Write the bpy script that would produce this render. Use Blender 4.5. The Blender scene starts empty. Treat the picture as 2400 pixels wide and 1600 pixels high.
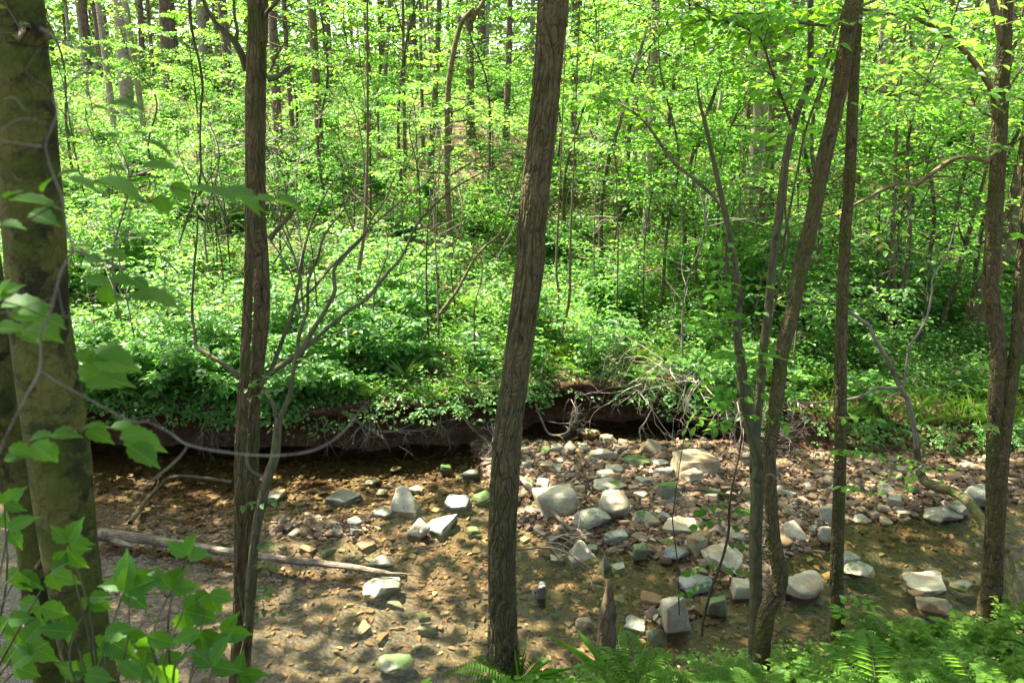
import bpy, bmesh, math
import numpy as np
from mathutils import Vector

# ------------------------------------------------------------------ camera, sky, sun
S = bpy.context.scene
C = S.collection
R = math.radians
CAM_H, PITCH, LENS = 4.0, 16.0, 28.0
cd = bpy.data.cameras.new('camera'); cam = bpy.data.objects.new('camera', cd); C.objects.link(cam)
cam.location = (0, 0, CAM_H); cam.rotation_euler = (R(90 - PITCH), 0, 0)
cd.sensor_width = 36; cd.lens = LENS; cd.clip_start = 0.05; cd.clip_end = 400
cd.dof.use_dof = True; cd.dof.focus_distance = 8.5; cd.dof.aperture_fstop = 5.0
S.camera = cam

SUN = Vector((-0.40, 0.27, 0.95)).normalized()
w = bpy.data.worlds.new('World'); S.world = w; w.use_nodes = True
nt = w.node_tree; bg = nt.nodes['Background']
sky = nt.nodes.new('ShaderNodeTexSky'); sky.sky_type = 'NISHITA'; sky.sun_disc = False; sky.dust_density = 3.5; sky.ozone_density = 0.4
sky.sun_elevation = math.asin(SUN.z); sky.sun_rotation = math.atan2(SUN.x, SUN.y)
nt.links.new(sky.outputs[0], bg.inputs[0]); bg.inputs[1].default_value = 0.11
sd = bpy.data.lights.new('sun', 'SUN'); sun = bpy.data.objects.new('sun', sd); C.objects.link(sun)
sd.energy = 5.0; sd.angle = R(0.45); sd.color = (1.0, 0.955, 0.87)
sun.rotation_euler = SUN.to_track_quat('Z', 'Y').to_euler()
sun.location = (-10, 10, 40)
S.view_settings.view_transform = 'Standard'; S.view_settings.look = 'None'
S.view_settings.exposure = 2.8; S.view_settings.gamma = 1.0
S.cycles.max_bounces = 9; S.cycles.diffuse_bounces = 6; S.cycles.glossy_bounces = 2
S.cycles.transmission_bounces = 6; S.cycles.transparent_max_bounces = 8
S.cycles.caustics_reflective = False; S.cycles.caustics_refractive = False
S.cycles.sample_clamp_indirect = 8.0

# ------------------------------------------------------------------ pixel -> world (photo px, 2400 wide)
FPX = 2400 * LENS / 36.0
cp, sp_ = math.cos(R(PITCH)), math.sin(R(PITCH))
def ray(px, py):
    u, v = (px - 1200) / FPX, (800 - py) / FPX
    return np.array([u, cp + v * sp_, -sp_ + v * cp])
def at(px, py, Y):
    d = ray(px, py); return np.array([0, 0, CAM_H]) + d * (Y / d[1])
def atz(px, py, z):
    d = ray(px, py); return np.array([0, 0, CAM_H]) + d * ((z - CAM_H) / d[2])
def depth(p): return p[1] * cp - (p[2] - CAM_H) * sp_
def to_px(p):
    q = np.asarray(p, float) - np.array([0, 0, CAM_H])
    dz = q[1] * cp - q[2] * sp_; u = q[0] / dz; v = (q[1] * sp_ + q[2] * cp) / dz
    return 1200 + u * FPX, 800 - v * FPX

# ------------------------------------------------------------------ noise
def _h(ix, iy, iz):
    n = (ix.astype(np.int64) * 73856093) ^ (iy.astype(np.int64) * 19349663) ^ (iz.astype(np.int64) * 83492791)
    n = (n ^ (n >> 13)) * 1274126177 & 0x7fffffff
    n = (n ^ (n >> 16)) * 668265263 & 0x7fffffff
    return (n ^ (n >> 15)) / float(0x7fffffff)
def vnoise(p):
    p = np.asarray(p, float); i = np.floor(p).astype(np.int64); f = p - i; f = f * f * (3 - 2 * f)
    o = 0
    for dx in (0, 1):
        for dy in (0, 1):
            for dz in (0, 1):
                wgt = (f[:, 0] if dx else 1 - f[:, 0]) * (f[:, 1] if dy else 1 - f[:, 1]) * (f[:, 2] if dz else 1 - f[:, 2])
                o = o + wgt * _h(i[:, 0] + dx, i[:, 1] + dy, i[:, 2] + dz)
    return o * 2 - 1
def fbm(p, oct=4):
    p = np.asarray(p, float); o = 0; a = 1.0; s = 0
    for k in range(oct):
        o = o + a * vnoise(p + 17.3 * k); s += a; a *= .5; p = p * 2.03
    return o / s
def fbm2(x, y, sc, oct=4, seed=0.0):
    x = np.asarray(x, float); y = np.broadcast_to(np.asarray(y, float), x.shape)
    q = np.stack([x.ravel() * sc, y.ravel() * sc, np.full(x.size, seed * 3.7)], 1)
    return fbm(q, oct).reshape(x.shape)
def sst(a, b, x):
    t = np.clip((np.asarray(x, float) - a) / (b - a), 0, 1); return t * t * (3 - 2 * t)

# ------------------------------------------------------------------ objects, tags
def tag(o, label=None, cat=None, group=None, kind=None):
    if label: o['label'] = label
    if cat: o['category'] = cat
    if group: o['group'] = group
    if kind: o['kind'] = kind
    return o
def thing(name, label, cat, loc, group=None, rotz=0.0):
    o = bpy.data.objects.new(name, None); C.objects.link(o)
    o.empty_display_size = .2; o.location = tuple(loc); o.rotation_euler = (0, 0, rotz)
    return tag(o, label, cat, group)
def mesh_np(name, verts, tris, mats, parent=None, loc=None, smooth=False, uv=None, quads=None, midx=None, attr=None):
    """one mesh object from numpy arrays; verts are local to the parent's location"""
    me = bpy.data.meshes.new(name)
    verts = np.asarray(verts, np.float32)
    nt_ = 0 if tris is None else len(tris); nq = 0 if quads is None else len(quads)
    loops = np.concatenate([np.asarray(a, np.int32).ravel() for a in (tris, quads) if a is not None and len(a)])
    starts = np.concatenate([np.arange(nt_) * 3, nt_ * 3 + np.arange(nq) * 4]).astype(np.int32)
    me.vertices.add(len(verts)); me.vertices.foreach_set('co', verts.ravel())
    me.loops.add(len(loops)); me.loops.foreach_set('vertex_index', loops)
    me.polygons.add(nt_ + nq); me.polygons.foreach_set('loop_start', starts)
    me.polygons.foreach_set('use_smooth', np.full(nt_ + nq, smooth))
    for m in (mats if isinstance(mats, (list, tuple)) else [mats]): me.materials.append(m)
    if midx is not None: me.polygons.foreach_set('material_index', np.asarray(midx, np.int32))
    if uv is not None:
        l = me.uv_layers.new(name='UVMap'); l.data.foreach_set('uv', np.asarray(uv, np.float32)[loops].ravel())
    if attr is not None and attr.max() > 0: me.attributes.new('ridge', 'FLOAT', 'POINT').data.foreach_set('value', attr.astype(np.float32))
    me.update(calc_edges=True)
    o = bpy.data.objects.new(name, me); C.objects.link(o)
    if loc is not None: o.location = tuple(loc)
    if parent is not None: o.parent = parent
    return o
def dup(root, loc, rotz, scale=1.0, label=None, group=None):
    r = root.copy(); C.objects.link(r); r.location = tuple(loc); r.rotation_euler = (0, 0, rotz)
    r.scale = (scale,) * 3
    if label: r['label'] = label
    if group: r['group'] = group
    for ch in root.children:
        c = ch.copy(); C.objects.link(c); c.parent = r
    return r
def drop(root):
    for ch in list(root.children): bpy.data.objects.remove(ch)
    bpy.data.objects.remove(root)

# ------------------------------------------------------------------ tubes and leaves
def catmull(P, n):
    P = np.asarray(P, float); k = len(P)
    if k == 2: t = np.linspace(0, 1, n)[:, None]; return P[0] * (1 - t) + P[1] * t
    Q = np.vstack([2 * P[0] - P[1], P, 2 * P[-1] - P[-2]])
    t = np.linspace(0, k - 1 - 1e-6, n); i = t.astype(int); f = (t - i)[:, None]
    a, b, c, d = Q[i], Q[i + 1], Q[i + 2], Q[i + 3]
    return .5 * (2 * b + (c - a) * f + (2 * a - 5 * b + 4 * c - d) * f ** 2 + (3 * b - a - 3 * c + d) * f ** 3)
class Tubes:
    def __init__(s): s.V = []; s.Q = []; s.U = []; s.A = []; s.n = 0
    def add(s, P, rad, n=8, ring=8, rough=0.0, seed=0.0, smooth=True, ridge=None):
        """P (k,3), rad (k,): swept round section through P"""
        PR = np.column_stack([np.asarray(P, float), np.asarray(rad, float) * np.ones(len(P))])
        if smooth: PR = catmull(PR, n)
        X, r = PR[:, :3], np.maximum(PR[:, 3], 4e-4); m = len(X)
        T = np.gradient(X, axis=0); T /= np.linalg.norm(T, axis=1)[:, None] + 1e-9
        ref = np.tile(np.array([0, 1.0, 0]), (m, 1)); ref[np.abs(T[:, 1]) > .9] = (1.0, 0, 0)
        A = ref - T * np.sum(ref * T, 1)[:, None]; A /= np.linalg.norm(A, axis=1)[:, None]
        B = np.cross(T, A)
        an = np.linspace(0, 2 * np.pi, ring + 1)
        ln = np.concatenate([[0], np.cumsum(np.linalg.norm(np.diff(X, axis=0), axis=1))])
        ca, sa = np.cos(an), np.sin(an)
        rr = r[:, None] * np.ones(ring + 1)
        if rough:
            q = np.stack([np.broadcast_to(ca * 1.3, rr.shape), np.broadcast_to(sa * 1.3, rr.shape), np.broadcast_to((ln * 2.2)[:, None] + seed, rr.shape)], -1).reshape(-1, 3)
            q2 = q * np.array([4, 4, 3.]); rr = rr * (1 + rough * (fbm(q, 3) + .35 * vnoise(q2)).reshape(rr.shape))
        at_ = np.zeros_like(rr)
        if ridge: # raised bark: long ridges broken into plates
            amp, su, sv = ridge; r0 = r.mean(); L0 = np.broadcast_to(ln[:, None], rr.shape)
            q = np.stack([np.broadcast_to(ca * r0, rr.shape), np.broadcast_to(sa * r0, rr.shape), L0], -1).reshape(-1, 3) + seed
            wq = q + .022 * np.stack([vnoise(q * [9, 9, 7]), vnoise(q * [9, 9, 7] + 31), 0 * q[:, 0]], 1)
            a1 = np.abs(vnoise(wq * [su, su, sv])); a2 = np.abs(vnoise(wq * [su * 1.7, su * 1.7, sv * 2.6] + 7)); a3 = np.abs(vnoise(wq * [su * .5, su * .5, sv * 3.1] + 3))
            h = np.clip(np.minimum(np.minimum(a1 * 3.2, a2 * 3.6 + .25), a3 * 6 + .3), 0, 1) * (.8 + .2 * fbm(q * [60, 60, 30], 2))
            at_ = np.clip(h, 0, 1).reshape(rr.shape); rr = rr + amp * (at_ - .7)
        V = X[:, None] + rr[..., None] * (ca[None, :, None] * A[:, None] + sa[None, :, None] * B[:, None])
        U = np.stack([np.broadcast_to(an[None] * r.mean(), rr.shape), np.broadcast_to(ln[:, None] + seed * .37, rr.shape)], -1)
        i, j = np.meshgrid(np.arange(m - 1), np.arange(ring), indexing='ij'); a = (i * (ring + 1) + j).ravel()
        s.V.append(V.reshape(-1, 3)); s.U.append(U.reshape(-1, 2)); s.A.append(at_.ravel())
        s.Q.append(np.stack([a, a + 1, a + ring + 2, a + ring + 1], 1) + s.n); s.n += m * (ring + 1)
    def build(s, name, mat, parent=None, off=(0, 0, 0), **k):
        if not s.V: return None
        return mesh_np(name, np.vstack(s.V) - np.asarray(off), None, mat, parent, smooth=True, uv=np.vstack(s.U), quads=np.vstack(s.Q), attr=np.concatenate(s.A), **k)

def tmpl_kite():
    V = np.array([[0, 0, 0], [.42, -.5, .1], [1, 0, -.1], [.42, .5, .1]]); F = np.array([[0, 1, 2], [0, 2, 3]]); return V, F
def tmpl_leaf(n=4, pw=.85, tip=.0, droop=.18, fold=.14, serr=0.0):
    V = []; F = []
    ts = np.linspace(0, 1, n + 2)
    for t in ts: V.append([t, 0, -droop * t * t])
    prof = np.sin(np.pi * ts ** pw) ** .85
    if tip: prof = prof * (1 - tip * sst(.6, .95, ts))
    for sg in (-1, 1):
        for k in range(1, n + 1):
            wv = .5 * prof[k] * (1 + serr * (1 if k % 2 else -1)); V.append([ts[k] - (serr * .35 if k % 2 == 0 else 0) * .2, sg * wv, -droop * ts[k] ** 2 + fold * wv])
    M = n + 2
    for si, sg in enumerate((-1, 1)):
        o = M + si * n - 1
        def f(a, b, c): F.append([a, b, c] if sg > 0 else [a, c, b])
        f(0, 1, o + 1)
        for k in range(1, n): f(k, k + 1, o + k + 1); f(k, o + k + 1, o + k)
        f(n, n + 1, o + n)
    return np.array(V), np.array(F)
KITE = tmpl_kite(); LEAF = tmpl_leaf(3, .8); BROAD = tmpl_leaf(9, .72, .55, .25, .22, .10); LONG = tmpl_leaf(4, .9, .2, .3, .2); BLADE = tmpl_leaf(6, .55, 0, .45, .3)
class Leaves:
    def __init__(s): s.P = []; s.D = []; s.N = []; s.L = []; s.W = []
    def add(s, P, D, N, L, W):
        P = np.atleast_2d(P); n = len(P)
        s.P.append(P); s.D.append(np.broadcast_to(np.atleast_2d(D), (n, 3))); s.N.append(np.broadcast_to(np.atleast_2d(N), (n, 3)))
        s.L.append(np.broadcast_to(L, (n,))); s.W.append(np.broadcast_to(W, (n,)))
    def count(s): return sum(len(a) for a in s.P)
    def build(s, name, mat, parent=None, tmpl=KITE, off=(0, 0, 0), **k):
        if not s.P: return None
        P = np.vstack(s.P) - np.asarray(off); D = np.vstack(s.D).astype(float); N = np.vstack(s.N).astype(float)
        L = np.concatenate(s.L); W = np.concatenate(s.W)
        D = D / (np.linalg.norm(D, axis=1)[:, None] + 1e-9); B = np.cross(N, D); B /= np.linalg.norm(B, axis=1)[:, None] + 1e-9
        N = np.cross(D, B); TV, TF = tmpl
        V = P[:, None] + TV[None, :, 0, None] * (D * L[:, None])[:, None] + TV[None, :, 1, None] * (B * W[:, None])[:, None] + TV[None, :, 2, None] * (N * L[:, None])[:, None]
        F = TF[None] + (np.arange(len(P)) * len(TV))[:, None, None]
        if tmpl is BROAD: k['uv'] = np.tile(TV[:, :2], (len(P), 1))
        return mesh_np(name, V.reshape(-1, 3), F.reshape(-1, 3), mat, parent, **k)
def unit(v): v = np.asarray(v, float); return v / (np.linalg.norm(v) + 1e-9)
def rdir(rng, n): v = rng.normal(size=(n, 3)); return v / np.linalg.norm(v, axis=1)[:, None]

# ------------------------------------------------------------------ materials
def mat(name, rough=.8, spec=.3):
    m = bpy.data.materials.new(name); m.use_nodes = True; n = m.node_tree.nodes; b = n['Principled BSDF']
    b.inputs['Roughness'].default_value = rough; b.inputs['Specular IOR Level'].default_value = spec
    return m, m.node_tree, b
def N(t, ty, **kw):
    n = t.nodes.new('ShaderNode' + ty)
    for k, v in kw.items():
        if k in n.inputs: n.inputs[k].default_value = v
        else: setattr(n, k, v)
    return n
def ramp(t, src, stops, interp='LINEAR'):
    r = t.nodes.new('ShaderNodeValToRGB'); r.color_ramp.interpolation = interp
    el = r.color_ramp.elements
    while len(el) < len(stops): el.new(.5)
    for e, (p, c) in zip(el, stops): e.position = p; e.color = (*c, 1) if len(c) == 3 else c
    t.links.new(src, r.inputs[0]); return r.outputs[0]
def g3(v): return (v, v, v)
def mix(t, fac, a, b, mode='MIX'):
    m = t.nodes.new('ShaderNodeMix'); m.data_type = 'RGBA'; m.blend_type = mode
    for sock, v in ((m.inputs[0], fac), (m.inputs[6], a), (m.inputs[7], b)):
        if hasattr(v, 'links'): t.links.new(v, sock)
        elif sock.type == 'RGBA': sock.default_value = (*v, 1)
        else: sock.default_value = v
    return m.outputs[2]
def mp(t, coord, scale, rot=(0, 0, 0)):
    tc = t.nodes.new('ShaderNodeTexCoord'); m = t.nodes.new('ShaderNodeMapping'); m.inputs['Scale'].default_value = scale; m.inputs['Rotation'].default_value = rot
    t.links.new(tc.outputs[coord], m.inputs[0]); return m.outputs[0]
def noise(t, vec, scale, detail=4, rough=.55, dist=0.0):
    n = N(t, 'TexNoise', Scale=scale, Detail=detail, Roughness=rough, Distortion=dist); t.links.new(vec, n.inputs['Vector']); return n.outputs['Fac']
def bump(t, b, h, strength, dist=.02):
    n = N(t, 'Bump', Strength=strength, Distance=dist); t.links.new(h, n.inputs['Height']); t.links.new(n.outputs[0], b.inputs['Normal']); return n

def leaf_mat(name, dark, light, yellow, trans=.65, tcol=None, rough=.42, spec=.42, yfrac=.03, veins=False):
    m, t, b = mat(name, rough, spec)
    geo = t.nodes.new('ShaderNodeNewGeometry'); oi = t.nodes.new('ShaderNodeObjectInfo')
    ad = N(t, 'Math', operation='ADD'); t.links.new(geo.outputs['Random Per Island'], ad.inputs[0])
    ml = N(t, 'Math', operation='MULTIPLY'); ml.inputs[1].default_value = .35
    t.links.new(oi.outputs['Random'], ml.inputs[0]); t.links.new(ml.outputs[0], ad.inputs[1])
    col = ramp(t, ad.outputs[0], [(0, dark), (.75, light), (1.0 - yfrac, light), (1.0, yellow)] if 0 else [(0, dark), (1, light)])
    yl = ramp(t, geo.outputs['Random Per Island'], [(0, g3(0)), (1 - yfrac - .002, g3(0)), (1 - yfrac, g3(1))], 'CONSTANT')
    col = mix(t, yl, col, yellow)
    if veins:
        uv = t.nodes.new('ShaderNodeTexCoord'); sx = t.nodes.new('ShaderNodeSeparateXYZ'); t.links.new(uv.outputs['UV'], sx.inputs[0])
        ab = N(t, 'Math', operation='ABSOLUTE'); t.links.new(sx.outputs['Y'], ab.inputs[0])
        m1 = N(t, 'Math', operation='MULTIPLY_ADD'); t.links.new(ab.outputs[0], m1.inputs[0]); m1.inputs[1].default_value = -.9; t.links.new(sx.outputs['X'], m1.inputs[2])
        m2 = N(t, 'Math', operation='MULTIPLY'); t.links.new(m1.outputs[0], m2.inputs[0]); m2.inputs[1].default_value = 9
        fr = N(t, 'Math', operation='PINGPONG'); t.links.new(m2.outputs[0], fr.inputs[0]); fr.inputs[1].default_value = .5
        sv = ramp(t, fr.outputs[0], [(0, g3(.75)), (.1, g3(0))]); mr = ramp(t, ab.outputs[0], [(0, g3(1)), (.022, g3(0))])
        vm = mix(t, 1.0, sv, mr, 'LIGHTEN'); col = mix(t, vm, col, tuple(min(1, c * 1.7) for c in light)); bump(t, b, vm, .35, .01)
    t.links.new(col, b.inputs['Base Color'])
    tr = t.nodes.new('ShaderNodeBsdfTranslucent')
    t.links.new(mix(t, 1.0, col, tcol or (1.6, 1.5, .55), 'MULTIPLY'), tr.inputs['Color'])
    ms = t.nodes.new('ShaderNodeMixShader'); ms.inputs[0].default_value = trans
    t.links.new(b.outputs[0], ms.inputs[1]); t.links.new(tr.outputs[0], ms.inputs[2])
    t.links.new(ms.outputs[0], t.nodes['Material Output'].inputs['Surface'])
    return m
ML = {}
ML['shrub'] = leaf_mat('shrub leaves', (.06, .14, .036), (.13, .26, .07), (.3, .3, .06), tcol=(1.75, 2.0, .85))
ML['herb'] = leaf_mat('herb leaves', (.065, .145, .036), (.14, .27, .075), (.26, .26, .08), tcol=(1.75, 2.0, .85))
ML['under'] = leaf_mat('understory leaves', (.065, .155, .03), (.14, .28, .06), (.33, .32, .05), tcol=(1.8, 2.0, .7))
ML['canopy'] = leaf_mat('canopy leaves', (.05, .11, .025), (.09, .18, .04), (.25, .25, .05), trans=.45)
ML['far'] = leaf_mat('far leaves', (.075, .165, .045), (.16, .285, .08), (.3, .3, .1))
ML['near'] = leaf_mat('near leaves', (.032, .095, .012), (.06, .15, .018), (.2, .25, .04), trans=.5, yfrac=.0004, spec=.14, tcol=(2.2, 2.0, .5), veins=True)
ML['bank'] = leaf_mat('bank herb leaves', (.07, .15, .018), (.14, .26, .035), (.25, .27, .06), tcol=(2.2, 2.0, .5), spec=.2, rough=.5, yfrac=.005)
ML['fern'] = leaf_mat(name='fern fronds', spec=.2, rough=.5, dark=(.06, .15, .022), light=(.11, .22, .035), yellow=(.2, .25, .05), yfrac=.01)
ML['grass'] = leaf_mat(name='grass blades', spec=.2, rough=.5, dark=(.07, .16, .02), light=(.14, .26, .04), yellow=(.35, .33, .14), trans=.4)
ML['litter'] = leaf_mat('dry leaves', (.09, .05, .022), (.26, .16, .08), (.38, .29, .17), trans=.15, tcol=(1, 1, 1), yfrac=.12, spec=.2, rough=.7)

def bark(name, ridge, groove, moss=None, su=38, sv=5.0, mossamt=.0, patch=None, patchamt=.5, bstr=.6, nmix=.3, geo=False):
    """bark in the trunk's own UV (metres round it, metres along it)"""
    m, t, b = mat(name, .85, .2)
    v = mp(t, 'UV', (su, sv, 1)); v2 = mp(t, 'UV', (1, 1, 1))
    wv = noise(t, v, 1.0, 5, .6, .6)
    vo = N(t, 'TexVoronoi', feature='DISTANCE_TO_EDGE', Scale=.9)
    ds = N(t, 'VectorMath', operation='ADD'); nz = N(t, 'TexNoise', Scale=1.2, Detail=3); t.links.new(v, nz.inputs['Vector'])
    t.links.new(v, ds.inputs[0]); t.links.new(nz.outputs['Color'], ds.inputs[1]); t.links.new(ds.outputs[0], vo.inputs['Vector'])
    h = ramp(t, vo.outputs['Distance'], [(0, g3(0)), (.05, g3(.1)), (.17, g3(1))])
    hh = mix(t, nmix, h, wv)
    if geo:
        an = N(t, 'Attribute', attribute_name='ridge'); hh = mix(t, .3, an.outputs['Fac'], wv)
    col = ramp(t, hh, [(.18, groove), (.62, ridge)])
    big = noise(t, v2, 7, 4, .65)
    col = mix(t, ramp(t, big, [(.35, g3(0)), (.7, g3(.6))]), col, tuple(c * 1.5 for c in ridge))
    if patch:
        pn = noise(t, v2, 5.0, 5, .7, .4)
        col = mix(t, ramp(t, pn, [(patchamt - .04, g3(0)), (patchamt + .04, g3(.9))]), col, patch)
    if moss:
        mn = noise(t, v2, 3.2, 5, .7)
        col = mix(t, ramp(t, mn, [(.62 - mossamt, g3(0)), (.78 - mossamt, g3(.85))]), col, moss)
    t.links.new(col, b.inputs['Base Color']); bump(t, b, hh, bstr, .03)
    return m
MB = {}
MB['furrow'] = bark('furrowed brown bark', (.078, .062, .026), (.005, .0038, .0016), (.04, .047, .007), 46, 9, .1, bstr=.5, geo=True)
MB['beech'] = bark('smooth mossy bark', (.07, .067, .014), (.017, .017, .004), (.045, .06, .005), 30, 18, .18, (.009, .0075, .003), .5, .5, nmix=.8)
MB['split'] = bark('ridged grey brown bark', (.085, .064, .027), (.008, .0055, .0025), (.045, .051, .008), 52, 8, .14, bstr=.5, geo=True)
MB['grey'] = bark('weathered grey bark', (.078, .072, .034), (.02, .018, .008), (.06, .068, .014), 34, 7, .1, (.02, .016, .008), .64, bstr=.5, nmix=.6)
MB['brown'] = bark('mottled brown bark', (.075, .056, .024), (.011, .0075, .0035), (.05, .055, .01), 34, 9, .16, (.014, .01, .004), .62, bstr=.6, geo=True)
MB['plain'] = bark('plain brown bark', (.13, .098, .05), (.03, .02, .01), (.055, .06, .014), 34, 9, .1, bstr=.6, nmix=.6)
MB['pine'] = bark('reddish plated bark', (.14, .1, .066), (.04, .027, .018), None, 20, 5, 0, bstr=.8)
MB['pale'] = bark('pale grey bark', (.23, .2, .13), (.12, .1, .065), (.08, .085, .03), 14, 14, .06, (.04, .03, .018), .64, bstr=.25)
MB['twig'] = bark('brown twig bark', (.06, .046, .024), (.026, .02, .01), None, 60, 8, 0, bstr=.3)
MB['dead'] = bark('weathered dead wood', (.2, .16, .105), (.07, .052, .033), None, 70, 3, 0, (.09, .07, .045), .54, bstr=.6)
MB['greytwig'] = bark('pale grey twig bark', (.13, .115, .08), (.06, .052, .035), None, 60, 6, 0, (.05, .045, .025), .58, bstr=.3)
MB['bleached'] = bark('bleached dead wood', (.33, .27, .2), (.15, .12, .085), None, 70, 3, 0, (.18, .14, .1), .56, bstr=.4)
MB['mossy'] = bark('mossy bark', (.1, .075, .04), (.032, .022, .012), (.05, .068, .01), 30, 8, .22, bstr=.6)

def rock_mat(name, a, b_, moss=0.0, rough=.75, spec=.3, mcol=(.05, .085, .014), warm=None):
    m, t, b = mat(name, rough, spec)
    oc = mp(t, 'Object', (1, 1, 1))
    oi = t.nodes.new('ShaderNodeObjectInfo')
    adv = N(t, 'VectorMath', operation='ADD'); t.links.new(oc, adv.inputs[0]); t.links.new(oi.outputs['Location'], adv.inputs[1]); v = adv.outputs[0]
    n1 = noise(t, v, 6, 6, .62, .3); n2 = noise(t, v, 38, 4, .7)
    col = mix(t, ramp(t, n1, [(.35, g3(0)), (.65, g3(1))]), a, b_)
    col = mix(t, ramp(t, n2, [(.45, g3(0)), (.75, g3(.6))]), col, tuple(c * .5 for c in a)); n5 = noise(t, v, 3.1, 5, .7, .5); col = mix(t, ramp(t, n5, [(.46, g3(0)), (.66, g3(.72))]), col, (a[0] * .5, a[1] * .44, a[2] * .34))
    if warm:
        n4 = noise(t, v, 4.3, 3, .6); col = mix(t, ramp(t, n4, [(.52, g3(0)), (.66, g3(.8))]), col, warm)
    if moss:
        ge = t.nodes.new('ShaderNodeNewGeometry'); sx = t.nodes.new('ShaderNodeSeparateXYZ'); t.links.new(ge.outputs['True Normal'], sx.inputs[0])
        n3 = noise(t, v, 5, 5, .7)
        ma = N(t, 'Math', operation='MULTIPLY_ADD'); t.links.new(sx.outputs['Z'], ma.inputs[0]); ma.inputs[1].default_value = .22; t.links.new(n3, ma.inputs[2])
        mk = ramp(t, ma.outputs[0], [(.82 - moss * .55, g3(0)), (.92 - moss * .55, g3(1))])
        mc = mix(t, n2, mcol, tuple(c * 1.5 for c in mcol)); col = mix(t, mk, col, mc)
    t.links.new(col, b.inputs['Base Color'])
    hs = mix(t, .35, n1, n2); bump(t, b, hs, .55, .02)
    return m
MR = {
 'pale': rock_mat('pale sandstone', (.29, .26, .165), (.39, .355, .235), 0, warm=(.25, .17, .09)),
 'palem': rock_mat('pale sandstone with moss', (.29, .27, .18), (.38, .35, .25), .24),
 'grey': rock_mat('grey green stone', (.19, .185, .125), (.28, .27, .19), .1),
 'wet': rock_mat('wet grey stone', (.1, .105, .08), (.18, .18, .14), .12, .3, .5),
 'moss': rock_mat('moss covered stone', (.15, .14, .09), (.2, .185, .13), .55),
 'tan': rock_mat('tan stone', (.19, .15, .08), (.27, .22, .125), .04, warm=(.18, .11, .045)),
 'rust': rock_mat('rusty stone', (.16, .092, .036), (.23, .15, .068), 0),
 'green': rock_mat('algae covered stone', (.09, .1, .045), (.14, .15, .075), .3, .4, .5),
}
def peb_mat():
    m, t, b = mat('gravel stones', .6, .35)
    ge = t.nodes.new('ShaderNodeNewGeometry')
    col = ramp(t, ge.outputs['Random Per Island'], [(0, (.025, .015, .007)), (.3, (.06, .034, .014)), (.55, (.12, .07, .028)), (.72, (.1, .075, .04)), (.86, (.18, .12, .058)), (.93, (.085, .07, .042)), (1, (.34, .27, .16))])
    v = mp(t, 'Object', (1, 1, 1)); n = noise(t, v, 45, 4, .7)
    col = mix(t, ramp(t, n, [(.4, g3(0)), (.7, g3(.5))]), col, (.12, .075, .04))
    t.links.new(col, b.inputs['Base Color']); bump(t, b, n, .4, .01); return m
M_PEB = peb_mat()
def bed_mat():
    m, t, b = mat('stream bed sand', .55, .4); v = mp(t, 'Object', (1, 1, 1))
    n1 = noise(t, v, 1.3, 5, .6); n2 = noise(t, v, 16, 6, .7)
    vo = N(t, 'TexVoronoi', Scale=24); t.links.new(v, vo.inputs['Vector'])
    col = ramp(t, n2, [(.34, (.014, .006, .0025)), (.54, (.06, .026, .009)), (.8, (.2, .088, .03))])
    col = mix(t, ramp(t, n1, [(.42, g3(0)), (.62, g3(.75))]), col, (.085, .07, .024))
    sh = N(t, 'SeparateColor'); t.links.new(vo.outputs['Color'], sh.inputs[0])
    col = mix(t, ramp(t, sh.outputs[0], [(.5, g3(0)), (1, g3(.5))]), col, (.1, .06, .032))
    sz = N(t, 'SeparateXYZ'); t.links.new(v, sz.inputs[0]); az = N(t, 'Math', operation='MULTIPLY_ADD'); az.inputs[1].default_value = .05; az.inputs[2].default_value = -.025; t.links.new(n1, az.inputs[0])
    ay = N(t, 'Math', operation='ADD'); t.links.new(sz.outputs['Z'], ay.inputs[0]); t.links.new(az.outputs[0], ay.inputs[1])
    mr = N(t, 'MapRange'); mr.inputs[1].default_value = -.14; mr.inputs[2].default_value = -.085; mr.inputs[3].default_value = .8; mr.inputs[4].default_value = 0; t.links.new(ay.outputs[0], mr.inputs[0])
    col = mix(t, mr.outputs[0], col, (.03, .032, .022))
    t.links.new(col, b.inputs['Base Color']); h = mix(t, .5, n2, vo.outputs['Distance']); bump(t, b, h, .8, .03); return m
def soil_mat(name, a, c, d, sc=8):
    m, t, b = mat(name, .9, .15); v = mp(t, 'Object', (1, 1, 1)); n1 = noise(t, v, sc, 7, .7); n2 = noise(t, v, 2, 4)
    col = ramp(t, n1, [(.3, a), (.55, c), (.8, d)]); col = mix(t, ramp(t, n2, [(.4, g3(0)), (.7, g3(.5))]), col, a)
    t.links.new(col, b.inputs['Base Color']); bump(t, b, n1, .9, .06); return m
M_BED = bed_mat()
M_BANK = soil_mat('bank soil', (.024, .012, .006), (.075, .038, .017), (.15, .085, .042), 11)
M_FLOOR = soil_mat('forest floor litter', (.07, .045, .025), (.17, .1, .055), (.3, .2, .12), 14)
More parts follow.
